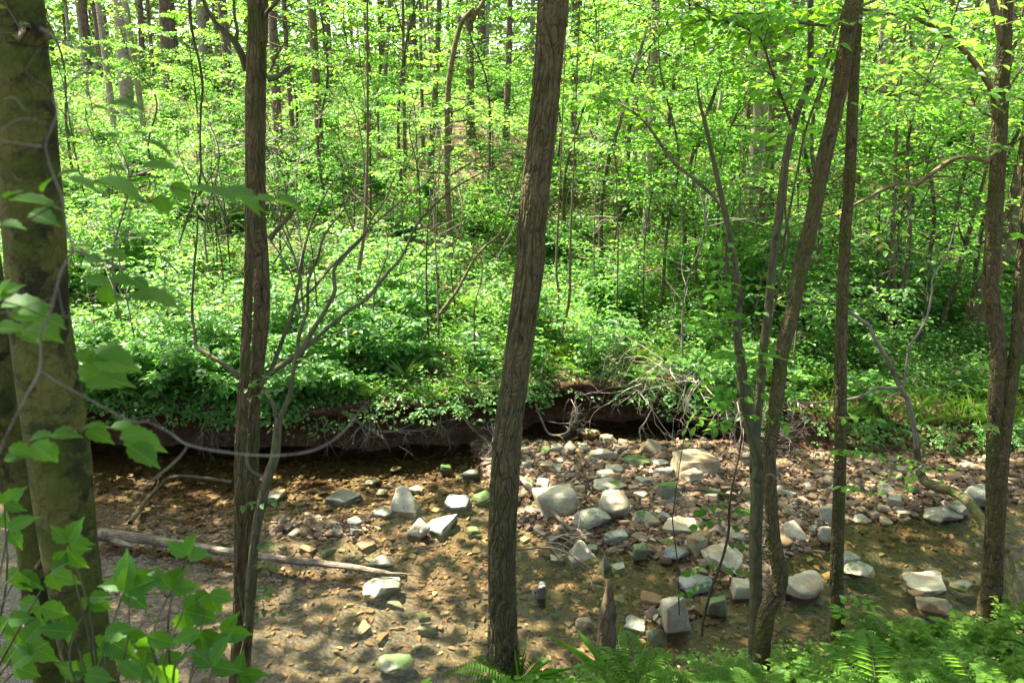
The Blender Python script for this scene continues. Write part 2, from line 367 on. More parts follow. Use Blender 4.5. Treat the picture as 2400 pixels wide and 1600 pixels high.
def water_mat():
    m, t, b = mat('shallow stream water'); nd = t.nodes
    v = mp(t, 'Object', (1.0, 1.0, 1), (0, 0, R(-20))); n1 = noise(t, v, 7, 4, .6, 1.2); n2 = noise(t, v, 26, 3, .6, .8)
    h = mix(t, .22, n1, n2); bp = N(t, 'Bump', Strength=1.0, Distance=.02); t.links.new(h, bp.inputs['Height'])
    fr = N(t, 'Fresnel', IOR=1.35); t.links.new(bp.outputs[0], fr.inputs['Normal'])
    gl = N(t, 'BsdfGlossy', Roughness=.01); t.links.new(bp.outputs[0], gl.inputs['Normal'])
    tr = N(t, 'BsdfTransparent'); tr.inputs[0].default_value = (.84, .8, .66, 1)
    ms = nd.new('ShaderNodeMixShader'); t.links.new(fr.outputs[0], ms.inputs[0]); t.links.new(tr.outputs[0], ms.inputs[1]); t.links.new(gl.outputs[0], ms.inputs[2])
    t.links.new(ms.outputs[0], nd['Material Output'].inputs['Surface']); nd.remove(b); return m
M_WATER = water_mat()

# ------------------------------------------------------------------ the ground
def y_edge(x): x = np.asarray(x, float); return 9.0 + .75 * sst(-.9, .9, x) * (1 - sst(2.2, 3.2, x)) + .1 * np.sin(x * .9 + .6) + .28 * fbm2(x, 0 * x, 1.1, 4, 2)
def h_bank(x): x = np.asarray(x, float); return .64 - .12 * sst(-.1, .7, x) - .18 * sst(2.6, 4.6, x) + .14 * fbm2(x, 0 * x, .8, 3, 5)
def y_near(x): return 4.55 + .22 * sst(-.45, .1, x) + .20 * np.maximum(0, x) + .12 * fbm2(x, 0 * np.asarray(x), 1.3, 2, 9)
FY = [0, .25, 2.8, 5.2, 7.8, 10.8, 14.8, 20.8, 30, 66, 140]; FZ = [0, .04, .26, .52, 1.0, 1.8, 2.9, 4.2, 5.0, 5.6, 8]
def z_far(x, y):
    d = y - y_edge(x)
    return h_bank(x) + np.interp(d, FY, FZ) + .10 * fbm2(x, y, .5, 4, 1) * sst(0, 2, d) + .05 * fbm2(x, y, 2.3, 2, 4)
def z_bed(x, y):
    x = np.asarray(x, float); y = np.asarray(y, float)
    z = -.08 + .035 * fbm2(x, y, .8, 3, 7) + .022 * fbm2(x, y, 3.2, 3, 8)
    yl = np.interp(x, [-.7, .0, 1.2, 2.2, 2.75, 3.3, 4.6, 6, 9], [9.6, 6.95, 6.5, 5.75, 6.4, 7.05, 7.35, 7.7, 8.2])
    z = z + .13 * sst(-.1, .45, y - yl + .25 * fbm2(x, y, 1.4, 2, 12))
    z = z + .1 * np.exp(-(((x + 1.9) / .7) ** 2 + ((y - 7.2) / .33) ** 2))
    z = z + .1 * np.exp(-(((x - 1.3) / .45) ** 2 + ((y - 5.75) / .25) ** 2))
    z = z - .14 * sst(9.15, 9.5, y) * sst(-.2, .5, x) * (1 - sst(2.6, 3.4, x))
    z = z + .06 * sst(4.2, 6, x) * sst(7.8, 8.6, y)
    z = z - .09 * np.exp(-(((x - 3.7) / 1.3) ** 2 + ((y - 6.35) / .6) ** 2))
    z = z - .04 * np.exp(-(((x + 1.0) / 1.6) ** 2 + ((y - 5.4) / .6) ** 2))
    return z
def z_nearb(x, y):
    d = y_near(x) - y
    return .02 + np.interp(d, [0, .25, 3.9, 6, 30], [0, .16, 2.28, 2.5, 3.5]) + .04 * fbm2(x, y, 1.7, 3, 11)
def ground_z(x, y):
    x = np.asarray(x, float); y = np.asarray(y, float)
    return np.where(y > y_edge(x), z_far(x, y), np.where(y < y_near(x), np.maximum(z_nearb(x, y), z_bed(x, y)), z_bed(x, y)))
def gz(x, y): return float(ground_z(np.array([x]), np.array([y]))[0])

xs = np.unique(np.round(np.concatenate([np.linspace(-90, -20, 15), np.linspace(-20, -7, 40), np.linspace(-7, 7, 234), np.linspace(7, 20, 40), np.linspace(20, 90, 15)]), 4))
cols = []; mi = []
rows_bed = np.linspace(0, 1, 86); rows_near = np.concatenate([np.linspace(0, .12, 10)[:-1], np.linspace(.12, 1, 24)])
prof_t = [(0, 0), (.22, .1), (.34, .3), (.36, .5), (.2, .68), (.02, .85), (-.06, .96), (.06, 1.03)]
X = xs; ye = y_edge(X); yn = y_near(X); hb = h_bank(X)
for r in rows_near[::-1]:
    y = yn - r ** 1.3 * 28; cols.append((X, y, np.maximum(z_nearb(X, y), -.2))); mi.append(2)
mi[-1] = 0
for r in rows_bed[1:]:
    y = yn + r * (ye - yn); cols.append((X, y, z_bed(X, y))); mi.append(0)
zb = cols[-1][2]; uc = 1 - .92 * sst(2.6, 3.8, X)
nz = np.stack([X, X], 1)
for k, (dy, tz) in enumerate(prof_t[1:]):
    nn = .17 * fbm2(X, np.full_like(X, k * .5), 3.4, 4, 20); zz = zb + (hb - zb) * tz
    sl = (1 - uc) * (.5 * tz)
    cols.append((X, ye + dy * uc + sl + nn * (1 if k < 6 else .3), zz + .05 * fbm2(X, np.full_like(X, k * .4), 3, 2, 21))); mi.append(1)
for d in np.concatenate([np.linspace(.12, 3, 34), np.linspace(3.2, 20, 60), np.linspace(21, 140, 40)]):
    y = ye + d + (1 - uc) * .5; cols.append((X, y, z_far(X, y))); mi.append(2)
V = np.stack([np.stack(c, 1) for c in cols], 0); nr, nx = V.shape[:2]
i, j = np.meshgrid(np.arange(nr - 1), np.arange(nx - 1), indexing='ij'); a = (i * nx + j).ravel()
Q = np.stack([a, a + 1, a + nx + 1, a + nx], 1)
midx = np.repeat(np.array(mi[1:]), nx - 1)
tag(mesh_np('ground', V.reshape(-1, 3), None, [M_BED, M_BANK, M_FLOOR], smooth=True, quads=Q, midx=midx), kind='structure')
wx = np.linspace(-14, 14, 60); wy = np.linspace(2.5, 10.3, 24)
WX, WY = np.meshgrid(wx, wy); a = (np.arange(23)[:, None] * 60 + np.arange(59)[None]).ravel()
tag(mesh_np('stream_water', np.stack([WX, WY, 0 * WX], -1).reshape(-1, 3), None, M_WATER, smooth=True, quads=np.stack([a, a + 1, a + 61, a + 60], 1)), kind='structure')

# ------------------------------------------------------------------ stones
def rock_shape(rng, kind, sx, sy, sz, cuts=2, rough=.085):
    """an angular block: hull of a few points, bevelled edges, fine roughness. Sits with its middle at z = 0"""
    if kind == 'block':
        P = np.array([[a, b, c] for a in (-1, 1) for b in (-1, 1) for c in (-1, 1)], float) * .78 + rng.uniform(-.24, .24, (8, 3)); P = np.vstack([P, rdir(rng, 4) * .92])
    elif kind == 'slab':
        an = np.sort(rng.uniform(0, 2 * np.pi, 7)); rr = rng.uniform(.75, 1.05, 7)
        top = np.stack([rr * np.cos(an), rr * np.sin(an), .75 + rng.uniform(-.2, .2, 7)], 1); bot = top * [1.04, 1.04, -1] + rng.uniform(-.1, .1, (7, 3)); P = np.vstack([top, bot])
    elif kind == 'wedge':
        P = np.array([[-1, -.8, -.8], [1, -.7, -.8], [.9, .8, -.8], [-.9, .9, -.8], [-.55, .1, .95], [.1, .3, 1.0], [.75, .0, .15], [-.8, -.5, .2]]) + rng.uniform(-.15, .15, (8, 3))
    else:
        P = rdir(rng, 22) * rng.uniform(.85, 1.0, (22, 1))
    bm = bmesh.new()
    for p in P: bm.verts.new(p)
    r = bmesh.ops.convex_hull(bm, input=bm.verts[:])
    dead = [v for v in bm.verts if not v.link_faces]
    bmesh.ops.delete(bm, geom=dead, context='VERTS')
    bmesh.ops.dissolve_limit(bm, angle_limit=R(9), verts=bm.verts[:], edges=bm.edges[:])
    bmesh.ops.bevel(bm, geom=bm.edges[:], offset=.13, segments=2, profile=.55, affect='EDGES', clamp_overlap=True)
    bmesh.ops.triangulate(bm, faces=bm.faces[:])
    for _ in range(cuts):
        long = [e for e in bm.edges if e.calc_length() > .22]
        if long: bmesh.ops.subdivide_edges(bm, edges=long, cuts=1); bmesh.ops.triangulate(bm, faces=[f for f in bm.faces if len(f.verts) > 3])
    bm.normal_update()
    V = np.array([v.co[:] for v in bm.verts]); Nn = np.array([v.normal[:] for v in bm.verts]); F = np.array([[v.index for v in f.verts] for f in bm.faces])
    bm.free(); o = rng.uniform(0, 50, 3)
    V = V + Nn * (rough * fbm(V * 2.6 + o, 4) * 1.6)[:, None]
    V /= np.abs(V).max(0)
    return V * np.array([sx, sy, sz]) * .5, F
used_labels = set()
def stone(name, cat, px, py, wpx, hpx, kind, m, label, seed, rot=0, tilt=0, tx=0, ratio=.8, z=None):
    rng = np.random.default_rng(seed)
    p0 = atz(px, py, .03 if z is None else z)
    zb = gz(p0[0], p0[1]) if z is None else z
    zb = max(zb, -.045)
    p = atz(px, py + hpx * .36, zb); k = depth(p) / FPX
    sx = wpx * k * 1.08; sy = sx * ratio if kind != 'slab' else sx * max(ratio, .6)
    hv = hpx * k; vis = max(.22 * sx if kind != 'slab' else .07, (hv - .42 * sy) / .85)
    V, F = rock_shape(rng, kind, sx, sy, vis * 1.35)
    ct, st = math.cos(R(tilt)), math.sin(R(tilt)); V = V @ np.array([[1, 0, 0], [0, ct, -st], [0, st, ct]]).T
    ct, st = math.cos(R(tx)), math.sin(R(tx)); V = V @ np.array([[ct, 0, st], [0, 1, 0], [-st, 0, ct]]).T
    o = mesh_np(name, V, F, MR[m], smooth=True)
    o.location = (p[0], p[1] + sy * .22, zb + vis * 1.35 * .5 - vis * .3); o.rotation_euler = (0, 0, R(rot))
    return tag(o, label, cat)
B = [ # px, py, w, h (photo pixels), shape, material, label, rot, tilt, tx
 (1302,1176,98,80,'block','pale','big squared pale boulder just past the straight trunk, largest of the midstream boulders',18,0,0),
 (1389,1217,90,68,'dome','grey','domed grey boulder with sun flecks, between two paler squared boulders',0,0,0),
 (1440,1184,76,76,'slab','pale','pale slab boulder tilted on end behind the domed grey boulder',10,38,-12),
 (1514,1212,64,46,'wedge','palem','wedge shaped pale boulder with a flat lit top, right of the tilted slab',0,0,0),
 (1600,1232,86,48,'block','pale','flat topped pale block speckled with leaf shadows on the gravel bar',-6,0,0),
 (1432,1136,78,34,'dome','palem','low white stone blotched dark in the wet hollow behind the tilted slab',0,0,0),
 (1407,1069,72,42,'slab','pale','broad pale flat boulder lying in sun at the back of the gravel bar',14,8,-8),
 (1442,1094,54,30,'wedge','pale','small pale wedge stone leaning on the broad flat boulder',0,0,0),
 (1420,1110,40,26,'block','grey','small grey block in front of the broad flat boulder',30,0,0),
 (1491,1077,66,38,'dome','moss','round moss covered boulder at the back of the gravel bar',0,0,0),
 (1524,1049,58,42,'slab','tan','thin tan flagstone propped up facing the stream',35,42,10),
 (1552,1082,40,22,'dome','grey','small smooth grey stone right of the mossy boulder',0,0,0),
 (1557,1107,46,18,'slab','grey','flat grey stone lying under the smooth grey stone',5,0,0),
 (1631,1082,112,68,'block','tan','largest tan boulder under the bleached brush',8,0,0),
 (1621,1117,48,42,'block','pale','pale block standing against the largest tan boulder',25,0,0),
 (1381,1013,58,24,'slab','tan','plank shaped tan stone high against the cut bank',-20,12,10),
 (1424,1031,42,17,'slab','tan','second plank shaped tan stone, below the first one by the cut bank',-14,8,6),
 (1333,1054,30,34,'slab','pale','upright pale shard among the leaves near the straight trunk',60,30,0),
 (1279,1053,28,22,'dome','moss','small stone capped with bright moss near the straight trunk',0,0,0),
 (1306,1050,30,26,'block','pale','small pale stone beside the moss capped one',12,0,0),
 (1567,1153,44,52,'block','moss','dark upright stone with a bright moss crown on the gravel bar',10,0,0),
 (1636,1281,42,54,'block','tan','upright tan block left of the long white boulder',22,0,0),
 (1700,1306,104,72,'dome','pale','long white boulder half behind the forked grey tree',-28,0,14),
 (1868,1365,112,84,'slab','pale','long white slab sloping to the water past the leaning trunk',-38,14,16),
 (1363,1296,70,64,'wedge','pale','pale pointed boulder in full sun beside the flood debris',20,0,0),
 (1307,1311,32,22,'block','grey','small grey block left of the pale pointed boulder',0,0,0),
 (1450,1332,30,24,'block','grey','small lit block beside the dark pointed stone near the snag',14,0,0),
 (1420,1325,32,48,'wedge','green','dark pointed mossy stone just behind the broken snag',40,0,0),
 (1500,1300,34,46,'block','green','green algae covered stone standing in the shallow riffle',0,0,0),
 (1565,1268,36,24,'dome','moss','small mossy stone in front of the leaf speckled block',0,0,0),
 (1585,1292,60,40,'dome','wet','wet slate grey boulder below the leaf speckled block',0,0,0),
 (1445,1258,62,24,'slab','wet','flat wet stone awash in front of the domed boulder',8,0,0),
 (1730,1258,44,32,'dome','grey','rounded grey stone with rusty base behind the forked grey tree',0,0,0),
 (1756,1163,28,36,'block','tan','small tan block touching the back of the forked grey tree',0,0,0),
 (1610,1040,28,20,'dome','moss','mossy lump behind the largest tan boulder',0,0,0),
 (1486,1143,24,18,'block','tan','small tan stone right of the blotched white stone',0,0,0),
 (1500,1165,34,17,'slab','pale','small flat stone above the wedge shaped boulder',0,0,0),
 (945,1177,70,78,'wedge','palem','pointed boulder, pale on one face and mossy on the other, standing in the shallows',-15,0,-8),
 (976,1146,32,24,'dome','pale','small round white stone behind the pointed boulder',0,0,0),
 (1068,1180,68,46,'slab','wet','flat dark grey flagstone at the edge of the upper pool',-25,14,0),
 (1055,1232,106,58,'slab','grey','wide grey flagstone with moss on one end, awash at the small cascade',-8,8,6),
 (1110,1243,34,26,'dome','moss','bright moss cushion stone at the end of the wide grey flagstone',0,0,0),
 (982,1246,42,48,'block','palem','tilted stone, half white half mossy, at the small cascade',-30,0,20),
 (1128,1163,46,38,'dome','moss','dark mossy stone touching the straight trunk from the far side',0,0,0),
 (896,1373,86,60,'dome','grey','heart shaped pale grey boulder under the tip of the fallen log',30,0,0),
 (893,1322,60,30,'slab','grey','grey stone behind the tip of the fallen log',0,0,0),
 (868,1392,36,28,'block','pale','small yellowish stone leaning on the heart shaped boulder',0,0,0),
 (924,1556,88,44,'dome','green','green stone barely under the water at the bottom of the stream',0,0,0),
 (991,1446,34,22,'block','green','small dark mossy stone alone in the middle of the riffle',20,0,0),
 (1583,1440,62,92,'block','pale','white upright boulder nearest the snag, grey green on its wet side',8,0,-8),
 (1456,1532,32,36,'block','grey','small grey stone behind the grass blades at the snag foot',10,0,0),
 (874,1125,36,19,'dome','wet','low bluish wet stone in the upper pool',0,0,0),
 (927,1098,28,15,'dome','pale','small white stone at the far side of the upper pool',0,0,0),
 (1045,1100,26,26,'block','moss','mossy block under the far bank left of the straight trunk',0,0,0),
 (1103,1113,38,20,'slab','grey','grey slab under the twig debris left of the straight trunk',0,0,0),
 (1240,1127,28,17,'dome','moss','yellow green mossy stone right of the straight trunk',0,0,0),
 (1242,1192,30,20,'dome','green','dark green stone at the straight trunk beside the thin fallen pole',0,0,0),
 (1862,1242,66,50,'wedge','pale','white topped brown sided boulder between the leaning trunk and the upright trunk',10,0,0),
 (1936,1253,34,44,'block','pale','white block tucked behind the upright trunk',0,0,0),
 (1939,1205,36,46,'block','grey','pale grey upright stone above the white block at the upright trunk',-10,0,0),
 (2213,1203,88,54,'dome','grey','big pale grey boulder at the head of the right pool',-10,0,0),
 (2080,1146,42,36,'wedge','pale','white pointed stone high on the right gravel bar',0,0,0),
 (2096,1174,44,20,'slab','grey','flat grey green stone on the right gravel bar',0,0,0),
 (2020,1210,40,22,'wedge','grey','dark undercut stone low on the right gravel bar',0,0,0),
 (2120,1203,30,22,'block','tan','small tan stone left of the big pale grey boulder',0,0,0),
 (1988,1312,50,42,'block','grey','grey block with a mossy foot right of the upright trunk, behind the rounded one',20,0,0),
 (2018,1337,74,48,'dome','palem','rounded pale boulder at the left shore of the right pool',-14,0,0),
 (2185,1377,114,28,'slab','pale','long flat white slab bridging stones at the outlet of the right pool',3,0,0),
 (2192,1420,80,62,'dome','tan','round tan boulder under the long flat white slab',0,0,0),
 (2148,1395,30,26,'block','rust','small orange stone under the end of the long flat white slab',0,0,0),
 (2262,1372,62,30,'dome','grey','grey wet stone between the long flat white slab and the right trunk',0,0,0),
 (1632,1370,80,60,'dome','wet','dark wet boulder in the riffle behind the white upright boulder',0,0,0),
 (1680,1427,44,58,'block','green','greenish wet block left of the foot of the forked grey tree',0,0,0),
 (1738,1382,50,48,'block','pale','pale block against the foot of the forked grey tree',10,0,0),
 (2292,1165,60,54,'slab','grey','grey slab leaning on the bank behind the mossy leaning stem',20,25,0),
 (2250,1198,46,46,'slab','grey','dark grey slab under the bend of the mossy leaning stem',-40,20,0),
 (300,1530,50,36,'dome','pale','round pale stone at the bottom of the stream by the left trunks',0,0,0),
 (640,1168,70,26,'slab','tan','wide flat tan stone in the upper pool just right of the split trunk',0,0,0),
 (800,1170,90,22,'slab','wet','wide dark slab under the water of the upper pool',0,0,0),
 (1270,1395,26,50,'slab','wet','narrow dark slab under water right of the straight trunk',70,0,0),
 (1370,1465,44,40,'dome','tan','tan stone in the shallow water left of the broken snag',0,0,0),
]
for k, (px, py, wp, hp, kind, m, lab, rot, ti, tx) in enumerate(B):
    stone('boulder' if wp > 38 else 'stone', 'boulder' if wp > 38 else 'stone', px, py, wp, hp, kind, m, lab, 100 + k, rot, ti, tx)

# middle sized loose stones: copies of a few shapes; what tells them apart is only where they lie
rng = np.random.default_rng(5)
proto = []
for k in range(14):
    V, F = rock_shape(rng, ['slab', 'block', 'slab', 'wedge'][k % 4], 1, .8, [.3, .55, .35, .5][k % 4], 2)
    me = mesh_np('stone', V, F, MR[['tan', 'rust', 'grey', 'tan', 'wet', 'rust', 'grey'][k % 7]], smooth=True); proto.append(me)
zones = [
 (1220, 1560, 1010, 1110, 55, 'small tan and grey stone at the back of the gravel bar below the cut bank'),
 (1260, 1720, 1110, 1290, 62, 'small stone scattered among the boulders of the midstream gravel bar'),
 (1790, 2110, 1090, 1240, 44, 'small stone heaped on the sunny right gravel bar'),
 (1650, 1990, 1240, 1400, 30, 'small stone between the leaning trunk and the upright trunk'),
 (620, 900, 1200, 1300, 26, 'small tan stone on the spit behind the fallen log'),
 (640, 1120, 1090, 1200, 24, 'small dark stone in the shallows of the upper pool'),
 (1340, 1580, 1380, 1540, 26, 'small brown stone in the shallows round the broken snag'),
 (640, 1120, 1330, 1560, 28, 'small stone under the clear water of the broad riffle'),
]
for (x0, x1, y0, y1, n, lab) in zones:
    for k in range(n):
        px, py = rng.uniform(x0, x1), rng.uniform(y0, y1)
        p = atz(px, py, .02); z = gz(p[0], p[1]); sc = .06 + .16 * rng.uniform() ** 1.8
        o = proto[rng.integers(len(proto))].copy(); C.objects.link(o)
        o.location = (p[0], p[1], z + sc * .12); o.scale = (sc, sc, sc * rng.uniform(.8, 1.2)); o.rotation_euler = (rng.uniform(-.25, .25), rng.uniform(-.25, .25), rng.uniform(0, 6.28))
        tag(o, lab, 'stone', lab.replace('small', 'small', 1) + 's')
for o in proto: bpy.data.objects.remove(o)

# gravel: thousands of pebbles nobody could count
rng = np.random.default_rng(6)
T = []
for k in range(14):
    TVk, TFk = rock_shape(rng, ['block', 'wedge', 'slab', 'dome'][k % 4], 1, rng.uniform(.6, .95), rng.uniform(.35, .75), 0, .03); T.append((TVk, TFk))
n = 22000
X_ = rng.uniform(-4.6, 6.2, n * 2); Y_ = rng.uniform(4.6, 9.9, n * 2)
z_ = z_bed(X_, Y_); keep = (Y_ < y_edge(X_) + .1) & (Y_ > y_near(X_) - .25) & (rng.uniform(size=2 * n) < np.clip(.42 + .38 * sst(-.03, .03, z_) + .35 * (fbm2(X_, Y_, 1.6, 3, 31) > .05) - .8 * sst(-.085, -.12, z_), 0, 1))
X_, Y_, z_ = X_[keep][:n], Y_[keep][:n], z_[keep][:n]; n = len(X_)
s_ = np.clip(np.exp(rng.normal(math.log(.041), .6, n)), .014, .15) * np.where(z_ < -.015, .68, 1.0); ty = rng.integers(0, 14, n); an = rng.uniform(0, 6.28, n); tl = rng.normal(0, .3, n)
GV, GF, off_ = [], [], 0
for q, (TVk, TFk) in enumerate(T):
    i_ = np.where(ty == q)[0]; TV = TVk[None] * s_[i_][:, None, None]; ct, st = np.cos(tl[i_])[:, None], np.sin(tl[i_])[:, None]; ca, sa = np.cos(an[i_])[:, None], np.sin(an[i_])[:, None]
    x0, y0, z0 = TV[..., 0], TV[..., 1] * ct - TV[..., 2] * st, TV[..., 1] * st + TV[..., 2] * ct
    GV.append(np.stack([x0 * ca - y0 * sa + X_[i_][:, None], x0 * sa + y0 * ca + Y_[i_][:, None], z0 + (z_[i_] + .1 * s_[i_])[:, None]], -1).reshape(-1, 3))
    GF.append((TFk[None] + (np.arange(len(i_)) * len(TVk))[:, None, None]).reshape(-1, 3) + off_); off_ += len(GV[-1])
tag(mesh_np('gravel', np.vstack(GV), np.vstack(GF), M_PEB, smooth=True), kind='stuff')

# fallen log, snag, sticks
def px_path(pts, Y=None, zoff=None):
    P, r = [], []
    for q in pts:
        p = at(q[0], q[1], Y if np.isscalar(Y) else q[3]) if zoff is None else atz(q[0], q[1], zoff)
        P.append(p); r.append(q[2] * .5 * depth(p) / FPX)
    return np.array(P), np.array(r)
P, r = px_path([(238,1250,30),(300,1256,25),(400,1270,23),(517,1290,21),(650,1305,20),(800,1325,17),(880,1338,14),(915,1343,10)], zoff=.09)
lg = thing('fallen_log', 'bleached fallen log lying across the shallow water with a broken forked end', 'log', P[0] * [1, 1, 0])
tb = Tubes(); tb.add(P + np.random.default_rng(3).normal(0, .012, P.shape) * [0, 1, 1], r * .92, 60, 16, .24, 3); tb.build('trunk', MB['dead'], lg, lg.location)
tb = Tubes(); P2, r2 = px_path([(250,1248,22),(275,1268,18),(295,1275,13),(312,1281,3)], zoff=.06); tb.add(P2, r2, 14, 10, .2, 5); tb.build('broken_fork', MB['dead'], lg, lg.location)
tb = Tubes(); P2, r2 = px_path([(905,1342,6),(950,1344,4),(988,1350,2)], zoff=.10); tb.add(P2, r2, 8, 6); tb.build('splinter', MB['dead'], lg, lg.location)

base = atz(1418, 1560, .12); Ys = base[1]
sn = thing('broken_snag', 'jagged broken snag standing in the water in front of the green grass blades', 'tree stump', base)
tb = Tubes(); P, r = px_path([(1416,1600,46),(1415,1540,42),(1418,1490,36),(1424,1430,30),(1428,1395,24),(1431,1366,17),(1434,1362,5)], Ys); tb.add(P, r * 1.15, 40, 14, .5, 8); tb.build('trunk', MB['plain'], sn, sn.location)
tb = Tubes(); P, r = px_path([(1428,1550,26),(1436,1500,18),(1442,1470,4)], Ys + .04); tb.add(P, r, 14, 10, .3, 4)
tb.build('splinter', MB['plain'], sn, sn.location)

def dead_stick(pts, label, zoff=None, Y=None, twigs=0, seed=0, m='dead', name='dead_branch', group=None):
    rng = np.random.default_rng(seed); P, r = px_path(pts, Y, zoff)
    t = thing(name, label, 'dead branch', P[0], group); tb = Tubes(); tb.add(P, r, 24, 7, .12, seed)
    if m == 'furrow': pass
    tb.build('stem', MB[m], t, P[0])
    tw = Tubes()
    Q = catmull(P, 30); rr = np.interp(np.linspace(0, 1, 30), np.linspace(0, 1, len(r)), r)
    for k in range(twigs):
        i = rng.integers(6, 29); d = unit(unit(Q[min(i + 1, 29)] - Q[i - 1]) + rng.normal(0, .7, 3)); L = rng.uniform(.15, .45)
        a = Q[i]; b = a + d * L * .5 + rng.normal(0, .03, 3); c = b + unit(d + rng.normal(0, .35, 3)) * L * .5
        tw.add([a, b, c], [rr[i] * .7, rr[i] * .5 + .0006, .0012], 7, 5)
        for q in range(2):
            e = unit(d + rng.normal(0, .6, 3)) * L * .4; tw.add([b, b + e * .5 + rng.normal(0, .01, 3), b + e], [.0025, .002, .001], 5, 4)
    if twigs: tw.build('twigs', MB[m], t, P[0])
    return t
dead_stick([(1222,1120,14),(1262,1165,11),(1300,1205,10),(1340,1240,9),(1375,1262,7)], 'thin fallen pole running under the big squared pale boulder', .12, None, 3, 1)
dead_stick([(1210,1288,5),(1260,1283,5),(1310,1287,5),(1355,1310,4),(1400,1345,3)], 'curved dead twig bent over the pale pointed boulder', .16, None, 5, 2)
dead_stick([(395,1120,9),(430,1116,9),(480,1120,9),(545,1130,8)], 'wet dark stick lying in the upper pool beside the split trunk', .03, None, 0, 3, 'twig')
dead_stick([(305,1225,12),(330,1190,11),(352,1160,9),(385,1128,6)], 'dark forked stick standing out of the upper pool behind the log', .06, None, 2, 4, 'twig')
dead_stick([(2045,1100,14),(2080,1115,12)], 'short flat stick on the right gravel bar', .1, None, 0, 5)
dead_stick([(1640,1145,10),(1690,1157,9),(1720,1165,6)], 'mossy stick between the largest tan boulder and the forked grey tree', .1, None, 1, 6, 'mossy')
dead_stick([(800,965,7),(835,985,8),(880,1010,8),(940,1008,6),(985,1008,4),(1020,1000,2)], 'bleached twig hanging over the dark cut bank left of the straight trunk', None, 9.0, 14, 7)
dead_stick([(935,1045,3),(960,1060,4),(985,1085,3),(1010,1100,2)], 'fine dead twig dangling below the bleached twig at the cut bank', None, 8.95, 6, 8)
dead_stick([(1255,945,4),(1270,985,5),(1290,1018,5),(1330,1012,4),(1340,975,3)], 'crooked root hanging from the cut bank just right of the straight trunk', None, 9.1, 6, 9)
dead_stick([(300,990,6),(340,975,8),(420,965,9),(500,975,8),(560,960,5)], 'grey dead branch lodged under the leafy bank left of the split trunk', None, 9.0, 10, 10)

# the bleached brush: dead shrubs fallen over the lip of the bank
def brush(px, py, Y, L, label, seed, lean):
    rng = np.random.default_rng(seed); p0 = at(px, py, Y); t = thing('dead_bush', label, 'dead bush', p0, None); st = Tubes(); tw = Tubes()
    def grow(a, d, L, r, lev):
        b = a + d * L * .5 + rng.normal(0, .05 * L, 3); c = b + unit(d + rng.normal(0, .25, 3) + np.array([0, 0, -.18])) * L * .5
        (st if lev == 0 else tw).add([a, b, c], [r, r * .75, r * .5], 7, 6 if lev == 0 else 4)
        if lev < 4:
            for s in range(rng.integers(2, 4) if lev < 3 else 2):
                o = b if s == 0 else c; sg = unit(d + rng.normal(0, .62, 3)); grow(o, sg, L * rng.uniform(.55, .75), r * .55, lev + 1)
    for k in range(5): grow(p0 + rng.normal(0, .05, 3), unit(np.array(lean) + rng.normal(0, .4, 3)), L * rng.uniform(.8, 1.1), .008, 0)
    st.build('stem', MB['bleached'], t, p0); tw.build('twigs', MB['bleached' if seed < 7 else 'greytwig'], t, p0)
brush(1500, 905, 9.35, .5, 'bleached leafless bush drooping over the cut bank, first past the straight trunk', 1, (.2, -.55, -.25))
brush(1640, 890, 9.4, .6, 'bleached leafless bush hanging above the largest tan boulder', 2, (-.1, -.6, -.4))
brush(1700, 930, 9.3, .5, 'tangled white twigs hanging just left of the forked grey tree', 3, (.2, -.4, -.5))
brush(1760, 990, 9.15, .42, 'tangled white twigs spreading low behind the forked grey tree', 4, (.5, -.3, -.15))
brush(1560, 860, 9.8, .55, 'bleached bush sprawling on top of the bank among green herbs', 5, (-.5, -.3, .1))
brush(1130, 1090, 8.7, .3, 'ball of flood washed twigs against the far side of the straight trunk', 6, (.3, -.2, .2))
brush(1290, 1275, 6.75, .26, 'flat mat of flood washed twigs right of the straight trunk', 7, (.8, -.1, .05))
brush(760, 955, 9.2, .35, 'dead roots and twigs hanging under the leafy bank right of the split trunk', 8, (.3, -.4, -.5))
brush(1030, 960, 9.3, .3, 'dead roots hanging from the cut bank left of the straight trunk', 9, (-.2, -.4, -.6))

for k, (px, Yr, sc) in [(1,(480,8.95,.26)),(3,(880,9.0,.26)),(5,(1090,9.2,.24)),(7,(1340,9.75,.26)),(9,(1850,9.2,.22))]:
    brush(px, 935 if px > 1200 else 965, Yr, sc, f'fringe of dead roots on the cut bank, {("far left under the leafy shrubs","left behind the split trunk","right of the split trunk","midway to the furrowed trunk","second left of the furrowed trunk","close left of the furrowed trunk","close right of the furrowed trunk","above the mossy capped stone","above the plank shaped stones","behind the leaning trunk","left of the upright trunk")[k]}', 20 + k, (.15, -.35, -.8))

